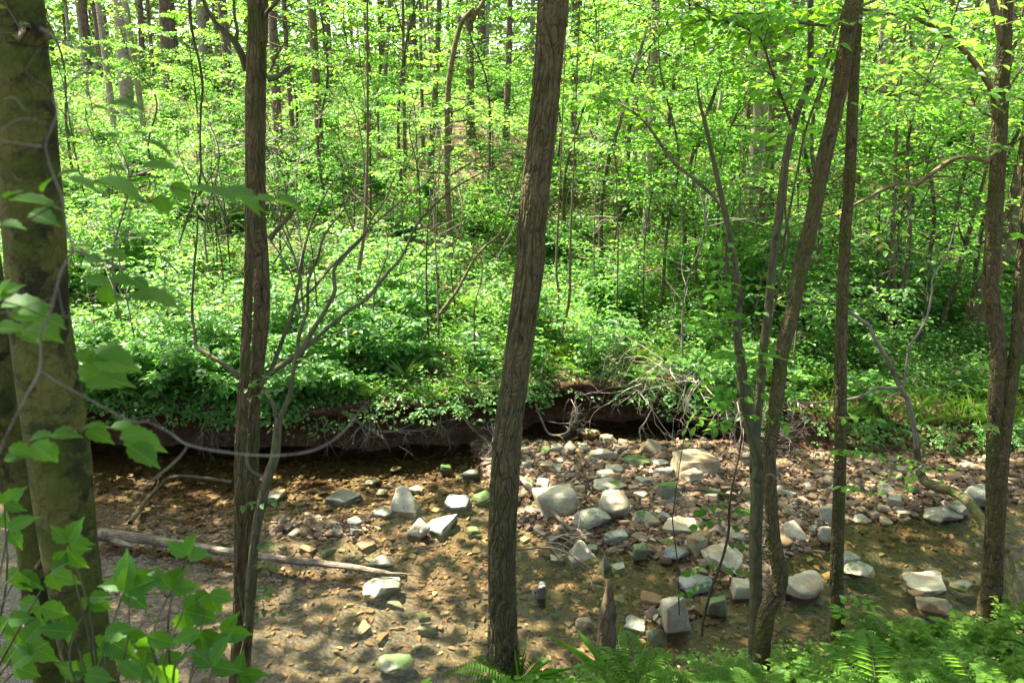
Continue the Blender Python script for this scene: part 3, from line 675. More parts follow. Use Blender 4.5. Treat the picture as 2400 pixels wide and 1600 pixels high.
# ------------------------------------------------------------------ plants
def spray(rng, tb, lv, p0, d0, L, ll, n, r=.003, droop=.25, aspect=.55):
    """a twig with leaves set alternately in a roughly level plane"""
    d0 = unit(d0); p1 = p0 + d0 * L * .5; p2 = p1 + unit(d0 + np.array([0, 0, -droop]) + rng.normal(0, .1, 3)) * L * .5
    if tb is not None: tb.add([p0, p1, p2], [r, r * .7, r * .3], 5, 4)
    t = np.linspace(.12, 1, n); P = np.where(t[:, None] < .5, p0 + (p1 - p0) * (t * 2)[:, None], p1 + (p2 - p1) * ((t - .5) * 2)[:, None])
    side = unit(np.cross(d0, [0, 0, 1.0])); sg = np.where(np.arange(n) % 2 == 0, 1., -1.) * (1 - .9 * (t > .97))
    D = d0 * .55 + side * sg[:, None] * .85 + rng.normal(0, .16, (n, 3)) + np.array([0, 0, -.18])
    Nn = np.array([0, 0, 1.0]) + rng.normal(0, .42, (n, 3))
    LL = ll * rng.uniform(.65, 1.1, n); lv.add(P, D, Nn, LL, LL * aspect)

def make_shrub(seed, h, leaf, nst=7, m='shrub', aspect=.6, name='leafy_shrub', dens=1.0, tmpl=LEAF):
    rng = np.random.default_rng(seed); t = thing(name, None, 'shrub', (0, 0, 0)); st = Tubes(); lv = Leaves()
    for k in range(nst):
        a = k * 2.4 + rng.uniform(-.4, .4); out = rng.uniform(.25, .75); H = h * rng.uniform(.55, 1.05)
        d = np.array([math.cos(a) * out, math.sin(a) * out, 1.0])
        P = np.array([[0, 0, -.05], d * H * .35, d * H * .65 + [0, 0, .02], d * H * np.array([1.15, 1.15, .92])]) + np.vstack([[0, 0, 0], rng.normal(0, .05 * H, (3, 3))])
        st.add(P, [.009, .007, .005, .002], 12, 5)
        Q = catmull(P, 20)
        for i in range(5, 20):
            for q in range(2 if rng.uniform() < .55 * dens else 1):
                b = rng.uniform(0, 6.28); dd = np.array([math.cos(b), math.sin(b), rng.uniform(-.05, .35)])
                spray(rng, st, lv, Q[i], dd, H * rng.uniform(.14, .3), leaf, rng.integers(4, 8), .002, .3, aspect)
    st.build('stem', MB['twig'], t); lv.build('foliage', ML[m], t, tmpl)
    return t
def make_under(seed, h, leaf, m='under', name='understory_tree', rt=.03, nl=16, brk='grey', low=.22, spread=.34):
    rng = np.random.default_rng(seed); t = thing(name, None, 'tree', (0, 0, 0)); st = Tubes(); lb = Tubes(); lv = Leaves()
    P = np.array([[0, 0, -.1]] + [[rng.normal(0, .03) * h * q * 2, rng.normal(0, .03) * h * q * 2, h * q] for q in (.25, .5, .75, 1.0)])
    st.add(P, [rt, rt * .85, rt * .65, rt * .4, rt * .1], 24, 8, .06, seed); Q = catmull(P, 60)
    for k in range(nl):
        f = low + (1 - low) * (k + rng.uniform()) / nl; i = min(int(f * 59), 59); a = k * 2.4 + rng.uniform(-.5, .5)
        L = h * spread * (1.15 - .75 * f) * rng.uniform(.7, 1.2); d = np.array([math.cos(a), math.sin(a), rng.uniform(.0, .9)])
        A = Q[i]; P2 = np.array([A, A + d * L * .35, A + d * L * .7 + [0, 0, -.03 * L], A + d * L * np.array([1, 1, .75])]) + np.vstack([[0, 0, 0], rng.normal(0, .035 * L, (3, 3))])
        lb.add(P2, [rt * .35, rt * .25, rt * .15, rt * .05], 12, 5); q = catmull(P2, 14)
        for j in range(3, 14):
            for sg in (-1, 1):
                s = unit(np.cross(d, [0, 0, 1])) * sg; spray(rng, lb, lv, q[j], unit(unit(d) * .6 + s * .9 + rng.normal(0, .15, 3)), L * rng.uniform(.22, .38), leaf, rng.integers(4, 8), .0025, .15, .5)
    st.build('trunk', MB[brk], t); lb.build('branches', MB['twig'], t); lv.build('crown', ML[m], t, LEAF)
    return t
def make_fern(seed, L=.55, n=9):
    rng = np.random.default_rng(seed); t = thing('fern', None, 'fern', (0, 0, 0)); lv = Leaves(); st = Tubes()
    for k in range(n):
        a = k * 6.28 / n + rng.uniform(-.3, .3); LL = L * rng.uniform(.75, 1.1); d = np.array([math.cos(a), math.sin(a), 0])
        s = np.linspace(0, 1, 24)[:, None]; P = d * LL * (s * .8) + np.array([0, 0, 1.0]) * LL * (.85 * s - .62 * s ** 2.2)
        st.add(P[::4], np.linspace(.003, .001, len(P[::4])), 10, 4)
        T = np.gradient(P, axis=0); side = unit(np.cross(d, [0, 0, 1]))
        w_ = .2 * LL * np.sin(np.pi * (s[3:, 0] * .88 + .12)) ** .8 * (1.1 - .5 * s[3:, 0])
        for sg in (-1, 1):
            lv.add(P[3:], side * sg + unit(T[10]) * .3 + rng.normal(0, .05, (21, 3)), np.cross(T[3:], side) * 1.0 + np.array([0, 0, .3]), w_, np.full(21, LL * .042))
    st.build('stem', MB['twig'], t); lv.build('fronds', ML['fern'], t, KITE); return t
def make_herb(seed, leaf=.07, n=9, h=.25, tmpl=BROAD, m='herb', aspect=.62):
    """a leafy forest herb: stems carrying whorls of leaves"""
    rng = np.random.default_rng(seed); t = thing('leafy_herb', None, 'plant', (0, 0, 0)); st = Tubes(); lv = Leaves()
    for k in range(n):
        a = rng.uniform(0, 6.28); d = np.array([math.cos(a) * .45, math.sin(a) * .45, 1]); H = h * rng.uniform(.4, 1.15); b = rng.normal(0, .06, 3) * [1, 1, 0]
        st.add([b, b + d * H * .5, b + d * H], [.003, .0025, .0015], 6, 4)
        for lev in (.55, .8, 1.0):
            m_ = rng.integers(3, 6); aa = np.arange(m_) * 6.28 / m_ + rng.uniform(0, 6); D = np.stack([np.cos(aa), np.sin(aa), rng.uniform(-.1, .25, m_)], 1)
            lv.add(np.repeat((b + d * H * lev)[None], m_, 0), D, np.array([0, 0, 1.]) + rng.normal(0, .22, (m_, 3)), leaf * rng.uniform(.6, 1.15, m_) * (1.1 - .2 * lev), leaf * aspect * rng.uniform(.8, 1.1, m_))
    st.build('stem', MB['twig'], t); lv.build('foliage', ML[m], t, tmpl); return t
def make_tuft(seed, L=.4, n=60, wd=.008, m='grass', spread=.5):
    rng = np.random.default_rng(seed); t = thing('grass_tuft', None, 'grass tuft', (0, 0, 0)); lv = Leaves()
    a = rng.uniform(0, 6.28, n); o = rng.uniform(.05, spread, n); D = np.stack([np.cos(a) * o, np.sin(a) * o, np.ones(n)], 1); Nn = np.stack([-np.cos(a), -np.sin(a), o], 1)
    lv.add(np.stack([np.cos(a), np.sin(a), 0 * a], 1) * .03, D, Nn, L * rng.uniform(.5, 1.1, n), np.full(n, wd)); lv.build('blades', ML[m], t, BLADE); return t

# trees built along what the photograph shows
class Tree:
    def __init__(s, name, label, cat, base, group=None, seed=0, bk='twig'):
        s.bk = MB[bk]
        s.o = thing(name, label, cat, base, group); s.off = np.array(base); s.br = Tubes(); s.lv = Leaves(); s.rng = np.random.default_rng(seed)
    def stem(s, pts, Y, bk, name='trunk', ring=20, n=70, rough=.07, seed=0., ext=0.0, ftip=.35, k=.93, ridge=None):
        P, r = px_path(pts, Y); r = r * k
        if ext:
            d = unit(P[-1] - P[-2]); d = unit(d + np.array([0, 0, .6])); e = (ext - P[-1][2]) / d[2]
            P = np.vstack([P, P[-1] + d * e * .5, P[-1] + d * e]); r = np.concatenate([r, [r[-1] * (1 + ftip) / 2, r[-1] * ftip]])
        tb = Tubes(); tb.add(P, r, n, ring, rough, seed, ridge=ridge); tb.build(name, MB[bk], s.o, s.off); return P, r
    def limb(s, pts, Y, n=26, ring=8, dY=0.0, rough=.06, k=.8):
        P, r = px_path(pts, Y); r = r * (k if pts[0][2] < 24 or k > .8 else .85)
        if dY: P = P + np.linspace(0, 1, len(P))[:, None] * np.array([0, dY, 0])
        tb = Tubes(); tb.add(P, r, n, ring, rough, s.rng.uniform(0, 9)); tb.build('limb' if pts[0][2] >= 8 else 'twig', s.bk, s.o, s.off); return catmull(P, 30)
    def leafy(s, Q, n, leaf, L=.35, lo=.3, aspect=.5):
        for k in range(n):
            i = int(len(Q) * s.rng.uniform(lo, .999)); i = max(1, i); d = unit(Q[i] - Q[i - 1]); a = s.rng.normal(0, 1, 3) * [1, 1, .25]
            spray(s.rng, s.br, s.lv, Q[i], unit(d * .5 + a), L * s.rng.uniform(.6, 1.2), leaf, s.rng.integers(4, 8), .0025, .2, aspect)
    def crown(s, c, rad, n, leaf, flat=.6, clumps=26, brk='twig'):
        crown_leaves(s.rng, s.lv, s.br, np.array(c), np.array(rad), n, leaf, clumps)
    def done(s, bk='twig', lm='under', tmpl=LEAF):
        if not s.lv.P: s.br.build('branches', MB[bk], s.o, s.off); return
        o = s.lv.build('crown', ML[lm], s.o, tmpl, s.off)
        if s.br.V: # the fine twigs belong to the crown's own mesh
            me = o.data; V0 = np.empty(len(me.vertices) * 3, np.float32); me.vertices.foreach_get('co', V0); F0 = np.empty(len(me.loops), np.int32); me.loops.foreach_get('vertex_index', F0)
            V = np.vstack([V0.reshape(-1, 3), np.vstack(s.br.V) - s.off]); Q = np.vstack(s.br.Q) + len(me.vertices); F0 = F0.reshape(-1, 3)
            u = me.uv_layers.active; UV = np.zeros((len(V), 2), np.float32); UV[len(me.vertices):] = np.vstack(s.br.U)
            if u: uu = np.empty(len(me.loops) * 2, np.float32); u.data.foreach_get('uv', uu); UV[F0.ravel()] = uu.reshape(-1, 2)
            bpy.data.objects.remove(o); bpy.data.meshes.remove(me)
            mesh_np('crown', V, F0, [ML[lm], MB[bk]], s.o, quads=Q, uv=UV, midx=np.repeat([0, 1], [len(F0), len(Q)]))
def crown_leaves(rng, lv, tb, c, rad, n, leaf, clumps):
    cc = c + rdir(rng, clumps) * rng.uniform(.35, 1, (clumps, 1)) * rad
    for q in cc:
        if tb is not None:
            m = c + (q - c) * .5 + np.array([0, 0, -.12 * rad[2]]); tb.add([c - [0, 0, rad[2] * .7], m, q], [.035, .02, .006], 7, 5)
        k = max(4, int(n / clumps * rng.uniform(.5, 1.5))); sp = rad * rng.uniform(.16, .34)
        P = q + rng.normal(0, 1, (k, 3)) * sp * [1, 1, .45]
        LL = leaf * rng.uniform(.7, 1.3, k); lv.add(P, rng.normal(0, 1, (k, 3)) * [1, 1, .4] + [0, 0, -.2], np.array([0, 0, 1.]) + rng.normal(0, .45, (k, 3)), LL, LL * .6)

# ------------------------------------------------------------------ the near trees
def base_of(px, py, Y): p = at(px, py, Y); return (p[0], Y, gz(p[0], Y))
Y = 3.0
T = Tree('mossy_tree', 'thick smooth mossy trunk at the left edge with black blotches, nearest the camera', 'tree', base_of(232, 1650, Y), None, 1)
T.stem([(265,1850,128),(240,1700,116),(219,1600,112),(190,1450,114),(166,1300,122),(150,1180,130),(138,1060,138),(112,880,138),(92,740,134),(80,540,136),(58,300,140),(42,100,128),(30,-60,124)], Y, 'beech', ring=28, n=90, rough=.05, ext=9, k=.97)
Q = T.limb([(70,72,38),(93,66,22),(130,88,14),(165,110,13),(210,110,12),(258,102,8)], Y, dY=-.5)
T.limb([(88,1330,18),(122,1275,12)], Y); T.leafy(Q, 2, .06)
T.crown((-3.3, 5.8, 9.4), (2.8, 2.7, 1.4), 1100, .25, clumps=40); T.done('twig', 'canopy')
Y = 3.2
T = Tree('mossy_tree', 'thinner mossy trunk at the left edge, behind and left of the thickest trunk', 'tree', base_of(120, 1700, Y), None, 2)
T.stem([(140,1850,66),(128,1700,66),(116,1600,66),(104,1500,66),(92,1440,68),(80,1320,68),(60,1200,72),(28,1090,80),(5,980,82),(-25,760,84),(-60,500,80)], Y, 'beech', ring=22, n=70, rough=.05, ext=8, seed=3, k=.97)
T.crown((-3.9, 4.2, 8.5), (2.0, 2.0, 1.8), 600, .14); T.done('twig', 'canopy')

Y = 4.55
T = Tree('split_tree', 'tall trunk split into two fused stems with bare side branches, left of the middle', 'tree', base_of(562, 1640, Y), None, 3, 'grey')
T.stem([(580,1720,44),(570,1600,40),(584,1400,40),(590,1250,40),(592,1060,40),(595,960,40),(602,860,44),(612,760,48),(614,690,50),(612,600,46),(608,530,42),(606,400,42),(605,250,46),(606,160,48),(610,80,40),(616,-20,36)], Y, 'split', 'stem', 110, 900, .07, 1, 9.5, k=.76, ridge=(.006, 62, 6.5))
T.stem([(552,1720,36),(551,1600,36),(560,1400,34),(562,1200,34),(563,1060,34),(568,960,34),(574,850,32),(581,700,30),(586,540,32),(588,400,36),(590,250,40),(592,160,42),(594,70,36),(590,-20,32)], Y - .1, 'split', 'stem', 100, 800, .08, 6, 7.5, k=.76, ridge=(.006, 62, 5))
q = [T.limb([(580,165,26),(570,130,20),(553,95,17),(530,72,14),(512,45,11),(492,-5,10),(480,-80,7)], Y, dY=-.15),
     T.limb([(552,96,14),(556,72,11),(550,40,9),(547,-10,8)], Y),
     T.limb([(622,45,14),(632,33,12),(655,18,11),(680,0,9),(720,-40,7)], Y, dY=-.2)]
T.limb([(628,184,22),(645,182,18),(662,172,15),(678,158,11),(692,154,5)], Y - .05, rough=.25)
T.limb([(632,170,6),(650,130,5),(664,105,4),(680,88,2)], Y - .05)
T.limb([(560,884,20),(530,862,15),(496,847,13),(470,836,12),(444,824,12),(437,805,11),(430,785,9),(422,768,9),(417,719,8),(418,633,8),(420,560,6),(415,500,4)], Y, n=50, dY=.3)
T.limb([(418,640,6),(380,600,4),(340,560,3),(290,540,2)], Y + .2); T.limb([(420,570,5),(450,480,4),(490,420,3),(520,360,2)], Y + .3)
q += [T.limb([(592,915,22),(637,874,18),(689,840,17),(715,795,14),(733,764,13),(748,735,13),(757,709,13),(750,680,12),(747,661,11),(772,630,9),(810,590,7),(830,545,6),(860,500,5),(890,420,3)], Y, n=60, dY=.7),
      T.limb([(695,836,13),(735,800,12),(799,747,11),(841,723,11),(886,668,10),(920,630,9),(948,564,8),(982,520,7),(1040,470,6),(1110,430,5),(1160,408,4),(1213,386,2)], Y + .1, n=60, dY=.9),
      T.limb([(610,905,14),(633,867,13),(655,800,12),(668,760,11),(675,723,11),(680,680,10),(682,633,9),(690,580,8),(702,530,7),(730,470,5),(755,420,3)], Y - .05, n=50, dY=.4),
      T.limb([(676,722,9),(720,690,8),(760,640,8),(800,600,7),(840,560,6),(869,530,6),(930,480,4),(990,440,3)], Y + .1, n=40, dY=.5)]
for a, b, c in (((682,560),(650,500),(630,440)), ((757,709),(800,690),(850,640)), ((900,650),(960,640),(1020,600)), ((948,564),(940,500),(960,440)), ((735,800),(780,790),(830,780)), ((830,545),(800,480),(790,420)), ((1000,505),(1010,450),(1040,400)), ((700,530),(690,480),(700,420)), ((640,530),(680,470),(700,480)), ((640,620),(670,560),(690,480))):
    T.limb([(*a,5),(*b,3.5),(*c,1.5)], Y + .25, dY=.15)
Q = T.limb([(632,560,18),(648,540,14),(680,505,11),(700,478,8),(712,470,3)], Y - .02, rough=.2)
T.limb([(560,1370,12),(575,1480,9),(558,1560,8)], Y - .2)
for p in ((590,1180),(615,1275),(628,1330),(612,1400),(600,1440),(640,1385),(590,900),(608,925)):
    a = at(p[0], p[1], Y - .2); d = np.array([T.rng.uniform(-.3, 1), -.3, .35]); spray(T.rng, T.br, T.lv, a - .1 * unit(d), d, .28, .065, 8)
T.crown((-2.5, 8.4, 9.8), (3.0, 3.0, 1.3), 1350, .25, clumps=48); T.done('grey', 'canopy')
# slim grey sapling against it
T = Tree('grey_sapling', 'slim pale grey sapling leaning out from the foot of the split trunk', 'tree', base_of(588, 1440, Y - .15), None, 4, 'grey')
T.stem([(583,1460,24),(586,1370,22),(594,1290,22),(602,1232,24),(616,1165,24),(630,1111,24),(640,1085,24),(646,1060,24),(650,1010,22),(654,975,20)], Y - .2, 'grey', ring=14, n=50, rough=.1, seed=2)
T.limb([(655,985,16),(668,950,14),(676,926,13),(685,857,12),(690,820,11),(693,792,12),(702,760,11),(709,737,10),(709,668,9),(730,616,8),(745,560,6),(790,500,4),(800,460,3)], Y - .2, n=50, dY=.2)
T.limb([(650,985,15),(635,955,14),(613,936,12),(590,915,10)], Y - .18, n=18, dY=.15)
T.done('grey')

Y = 4.95
T = Tree('straight_tree', 'tall straight trunk with deeply furrowed bark standing in the middle, leaning slightly right', 'tree', base_of(1180, 1575, Y), None, 5)
P, r = T.stem([(1190,1660,104),(1181,1580,88),(1178,1500,80),(1177,1430,76),(1176,1330,74),(1177,1250,74),(1187,1060,75),(1197,960,73),(1208,880,72),(1232,700,74),(1244,600,77),(1246,530,74),(1268,330,74),(1282,180,76),(1296,0,80),(1300,-60,80)], Y, 'furrow', ring=190, n=1300, rough=.05, ext=11.5, k=.9, ridge=(.0085, 52, 6))
T.crown((.1, 9.2, 11.2), (3.0, 2.8, 1.4), 850, .25, clumps=38); T.done('twig', 'canopy')

Y = 4.75
T = Tree('forked_grey_tree', 'forked grey tree with leafy sprouts up its trunk, just left of the leaning brown trunk', 'tree', base_of(1768, 1560, Y), None, 6, 'grey')
T.stem([(1766,1620,34),(1768,1500,33),(1771,1380,34),(1771,1250,36),(1778,1120,36),(1776,1067,36),(1758,995,34),(1745,926,32),(1734,840,28),(1727,771,25),(1731,702,24),(1722,620,19),(1706,530,16),(1695,480,15),(1675,390,13),(1655,300,11),(1640,240,8),(1632,180,4)], Y, 'grey', ring=18, n=110, rough=.09, seed=4, k=.84)
q1 = T.limb([(1727,640,14),(1714,482+40,13),(1700,480,12),(1650,430,11),(1600,385,10),(1540,293,9),(1489,248,8),(1440,228,6),(1403,220,4)], Y + .05, n=50, dY=.6)
q2 = T.limb([(1772,1240,26),(1768,1100,26),(1770,1040,25),(1780,930,24),(1789,823,24),(1800,737,24),(1813,600,23),(1827,500,22),(1841,379,21),(1865,275,20),(1896,190,18),(1900,100,17),(1900,0,16),(1902,-60,14)], Y + .1, n=90, ring=14, k=.8)
q3 = T.limb([(1855,289,10),(1830,245,9),(1807,207,8),(1779,155,7),(1755,107,7),(1717,83,6),(1662,69,5),(1600,69,4),(1540,80,2)], Y + .05, n=40, dY=-.5)
q4 = T.limb([(1755,105,6),(1765,70,5),(1806,22,4),(1834,-5,4)], Y - .2, n=16)
q5 = T.limb([(1830,600,7),(1850,500,7),(1868,400,7),(1890,300,7),(1925,200,8),(1965,60,9),(1985,0,9)], Y + .15, n=40)
q6 = T.limb([(1945,62,9),(1880,58,9),(1800,44,8),(1720,40,7),(1660,48,5),(1600,26,3)], Y - .1, n=30, dY=-.3)
T.limb([(1805,770,7),(1830,650,7),(1848,560,7),(1840,500,6),(1843,440,5),(1850,330,4)], Y, n=30)
T.limb([(1702,640,7),(1704,560,7),(1708,700,7),(1712,780,6)], Y - .08, n=16)
T.leafy(q3, 46, .085, .42, .1); T.leafy(q6, 40, .085, .42, .05); T.leafy(q4, 8, .085, .3); T.leafy(q1, 34, .075, .4, .4); T.leafy(q5, 12, .085, .35, .2)
for k in range(46):
    p = (T.rng.uniform(1660, 1760), T.rng.uniform(560, 1010)); a = at(1728, p[1], Y - .05); d = np.array([T.rng.choice([-1, -1, 1]) * T.rng.uniform(.4, 1), -T.rng.uniform(.1, .8), .25]); spray(T.rng, T.br, T.lv, a, d, T.rng.uniform(.15, .38), .075, 7)
T.crown((2.4, 5.2, 8.6), (2.2, 2.2, 1.7), 700, .13); T.done('grey', 'near')
Y = 4.6
T = Tree('leaning_tree', 'brown trunk leaning right with a kink near its foot, right of the forked grey tree', 'tree', base_of(1780, 1570, Y), None, 7, 'plain')
T.stem([(1782,1650,48),(1783,1580,45),(1786,1500,44),(1800,1430,42),(1822,1385,40),(1829,1350,40),(1822,1310,38),(1813,1260,34),(1807,1180,33),(1803,1060,33),(1812,1000,36),(1818,950,36),(1826,880,37),(1833,823,37),(1855,737,37),(1876,633,38),(1903,517,38),(1934,362,38),(1962,241,37),(1980,120,38),(1998,10,39),(2006,-60,38)], Y, 'brown', ring=110, n=800, rough=.09, seed=5, ext=8.5, ridge=(.004, 60, 15))
T.limb([(2012,16,12),(2030,10,9),(2060,-4,7)], Y); T.limb([(1818,1120,12),(1806,1112,10),(1797,1115,6)], Y - .05)
T.crown((3.2, 5.0, 8.8), (2.2, 2.2, 1.8), 700, .14); T.done('plain', 'canopy')
Y = 5.0
T = Tree('upright_tree', 'upright mottled brown trunk with leaf sprouts, just right of the leaning trunk', 'tree', base_of(1960, 1530, Y), None, 8, 'plain')
T.stem([(1960,1620,42),(1961,1530,38),(1963,1439,36),(1961,1335,33),(1965,1198,31),(1970,1060,29),(1969,943,30),(1971,806,29),(1976,668,28),(1982,537,28),(1990,448,28),(1996,310,28),(2003,150,26),(2012,0,26),(2016,-60,24)], Y, 'brown', ring=100, n=800, rough=.09, seed=9, ext=8.5, ridge=(.004, 60, 15))
for k in range(9):
    a = at(1968, T.rng.choice([985, 1010, 1060, 1120, 1180, 1400, 470, 180]) + T.rng.uniform(-20, 20), Y - .08); d = np.array([T.rng.uniform(-.7, .9), -.5, .2]); spray(T.rng, T.br, T.lv, a, d, .25, .075, 6)
T.crown((4.1, 5.6, 9), (2.2, 2.2, 1.8), 700, .14); T.done('plain', 'near')
Y = 5.5
T = Tree('twin_tree', 'right edge tree whose two brown stems join low down, with long arching side limbs', 'tree', base_of(2318, 1450, Y), None, 10, 'plain')
T.stem([(2312,1500,66),(2318,1440,58),(2324,1380,50),(2328,1301,44),(2331,1180,40),(2330,1067,36),(2335,943,38),(2341,840,38),(2333,760,38),(2322,668,38),(2330,537,38),(2338,396,38),(2342,310,38),(2347,206,36),(2356,86,32),(2362,-10,30)], Y, 'brown', 'stem', 110, 800, .09, 2, 9, ridge=(.004, 56, 14))
T.stem([(2332,1340,36),(2340,1200,34),(2350,1067,32),(2362,960,32),(2372,880,32),(2383,806,32),(2392,668,32),(2405,500,30),(2420,300,28)], Y - .03, 'brown', 'stem', 100, 600, .09, 7, 8, ridge=(.004, 56, 14))
T.limb([(2357,180,20),(2345,80,24),(2325,0,22),(2310,-60,20)], Y, n=16, ring=12)
qa = T.limb([(2332,275,18),(2320,235,17),(2306,213,17),(2271,169,17),(2220,120,15),(2165,83,14),(2120,64,13),(2082,52,12),(2020,48,10),(1960,40,6)], Y - .05, n=50, ring=10, dY=-.4)
qb = T.limb([(2320,378,14),(2285,370,12),(2254,372,12),(2227,392,13),(2205,415,13),(2182,437,13),(2165,436,11),(2134,444,11),(2110,458,10),(2082,478,9),(2045,500,8),(2010,516,7),(1940,540,5),(1880,570,3)], Y, n=60, ring=10, dY=.5, rough=.12)
qc = T.limb([(2180,437,6),(2200,460,5),(2240,480,5),(2285,500,3)], Y + .2, n=16); qd = T.limb([(2130,448,6),(2100,490,5),(2070,540,4),(2040,580,3)], Y + .3, n=16)
qe = T.limb([(2345,250,8),(2370,200,8),(2400,150,6)], Y, n=12); qf = T.limb([(2325,275,7),(2280,240,6),(2230,200,5),(2190,160,3)], Y + .2, n=20, dY=.3)
T.leafy(qa, 60, .085, .5, .05); T.leafy(qb, 9, .08, .4, .5); T.leafy(qf, 26, .08, .45, .2); T.leafy(qd, 6, .08); T.leafy(qe, 8, .085, .4)
for p in ((2340,260),(2345,60),(2330,60),(2310,830),(2320,850),(2330,995),(2390,560),(2350,350)):
    a = at(p[0], p[1], Y - .2); spray(T.rng, T.br, T.lv, a, np.array([T.rng.uniform(-1, 1), -.5, .15]), .25, .085, 6)
T.crown((5.8, 6.2, 9.5), (2.6, 2.4, 2.0), 900, .14); T.done('plain', 'under')
# mossy stem leaning out across the stream
T = Tree('mossy_leaning_tree', 'mossy crooked stem leaning across the stream behind the right edge tree, with pale forking branches', 'tree', (*atz(2385, 1440, .3)[:2], .15), None, 11, 'greytwig')
pts = [(2392,1470,40,5.6),(2385,1422,34,5.75),(2368,1353,32,6.0),(2350,1285,28,6.2),(2310,1238,24,6.65),(2299,1215,24,6.8),(2271,1177,25,7.1),(2237,1153,25,7.35),(2185,1136,26,7.65),(2165,1122,24,7.8),(2152,1095,20,7.9),(2148,1050,17,7.9)]
T.stem(pts, None, 'mossy', ring=16, n=70, rough=.16, seed=3)
Yb = 7.9
def lim(p, n=40, dY=0): return T.limb(p, Yb, n=n, dY=dY, rough=.1)
l1 = lim([(2152,1098,18),(2148,1030,15),(2137,960,14),(2124,925,14),(2113,905,14),(2095,860,13),(2079,830,13),(2060,795,12),(2051,771,12),(2035,760,11),(2015,745,10),(1996,733,9),(1994,700,6),(2000,660,5),(2015,620,4),(2020,600,4),(2060,570,3)], 60, .3)
l2 = lim([(2113,908,10),(2080,908,9),(2046,905,9),(2025,915,8),(1996,923,8),(1940,930,7),(1886,931,6),(1840,924,4)], 30, -.2)
l3 = lim([(2120,905,8),(2123,890,8),(2132,840,8),(2140,812,8),(2165,780,7),(2185,743,7),(2199,690,6),(2202,660,5),(2235,610,5),(2255,560,4),(2270,500,3)], 40, .2)
l4 = lim([(1996,733,7),(1960,710,6),(1930,690,5),(1900,670,3)], 16); lim([(2140,900,6),(2150,880,5),(2158,870,2)], 8)
T.leafy(l2, 4, .07, .3); T.leafy(l1, 8, .07, .3, .6); T.leafy(l3, 5, .07, .3, .6)
l5 = lim([(2160,1105,8),(2130,1060,7),(2090,1040,6),(2040,1020,4)], 16, -.9); T.leafy(l5, 12, .08, .35, .3)
T.done('dead', 'near')
# big trunk behind on the far bank at the right
def far_tree(name, label, pts, Y, bk, top=15, seed=0, flare=1.0, group=None, crown=True, cw=2.6, limbs=0, cn=(130, .2, 7)):
    b = at(pts[0][0], pts[0][1], Y); T = Tree(name, label, 'tree', (b[0], Y, min(gz(b[0], Y), b[2])), group, seed)
    z0 = gz(b[0], Y); pp = list(pts)
    if b[2] > z0 - .05: # carry the trunk down into the ground
        q = to_px((b[0], Y, z0 - .15)); pp = [(pp[0][0] + (pp[0][0] - pp[1][0]) * .05, q[1], pp[0][2] * 1.25 * flare)] + pp
    P, r = T.stem(pp, Y, bk, ring=14, n=40, rough=.07, seed=seed * 1.7, ext=top, ftip=.5)
    rng = T.rng
    for k in range(limbs):
        f = rng.uniform(.3, .95); i = int(f * (len(P) - 2)); a = P[i] + (P[i + 1] - P[i]) * rng.uniform()
        d = unit(np.array([*rng.normal(0, 1, 2), rng.uniform(0, .5)])); L = rng.uniform(.8, 2.2); bq = a + d * L * .5 + [0, 0, .05]; T.br.add([a, bq, bq + unit(d + rng.normal(0, .3, 3)) * L * .5], [.02, .012, .004], 10, 5)
    if crown:
        tip = P[-1]; T.crown(tip + np.array([0, 0, -.5]), (cw, cw, 2.6 if cn[0] < 500 else 1.7), cn[0], cn[1], clumps=cn[2])
    T.done('twig', 'canopy', KITE); return T
far_tree('flared_tree', 'big trunk with a flared foot on the far bank behind the right edge tree', [(2272,805,64),(2280,760,54),(2295,702,46),(2330,630,42),(2357,580,41),(2368,530,40),(2388,440,38),(2410,330,36)], 12.2, 'plain', 13, 2, 1.1)
GRP = 'tall trees standing back in the wood'
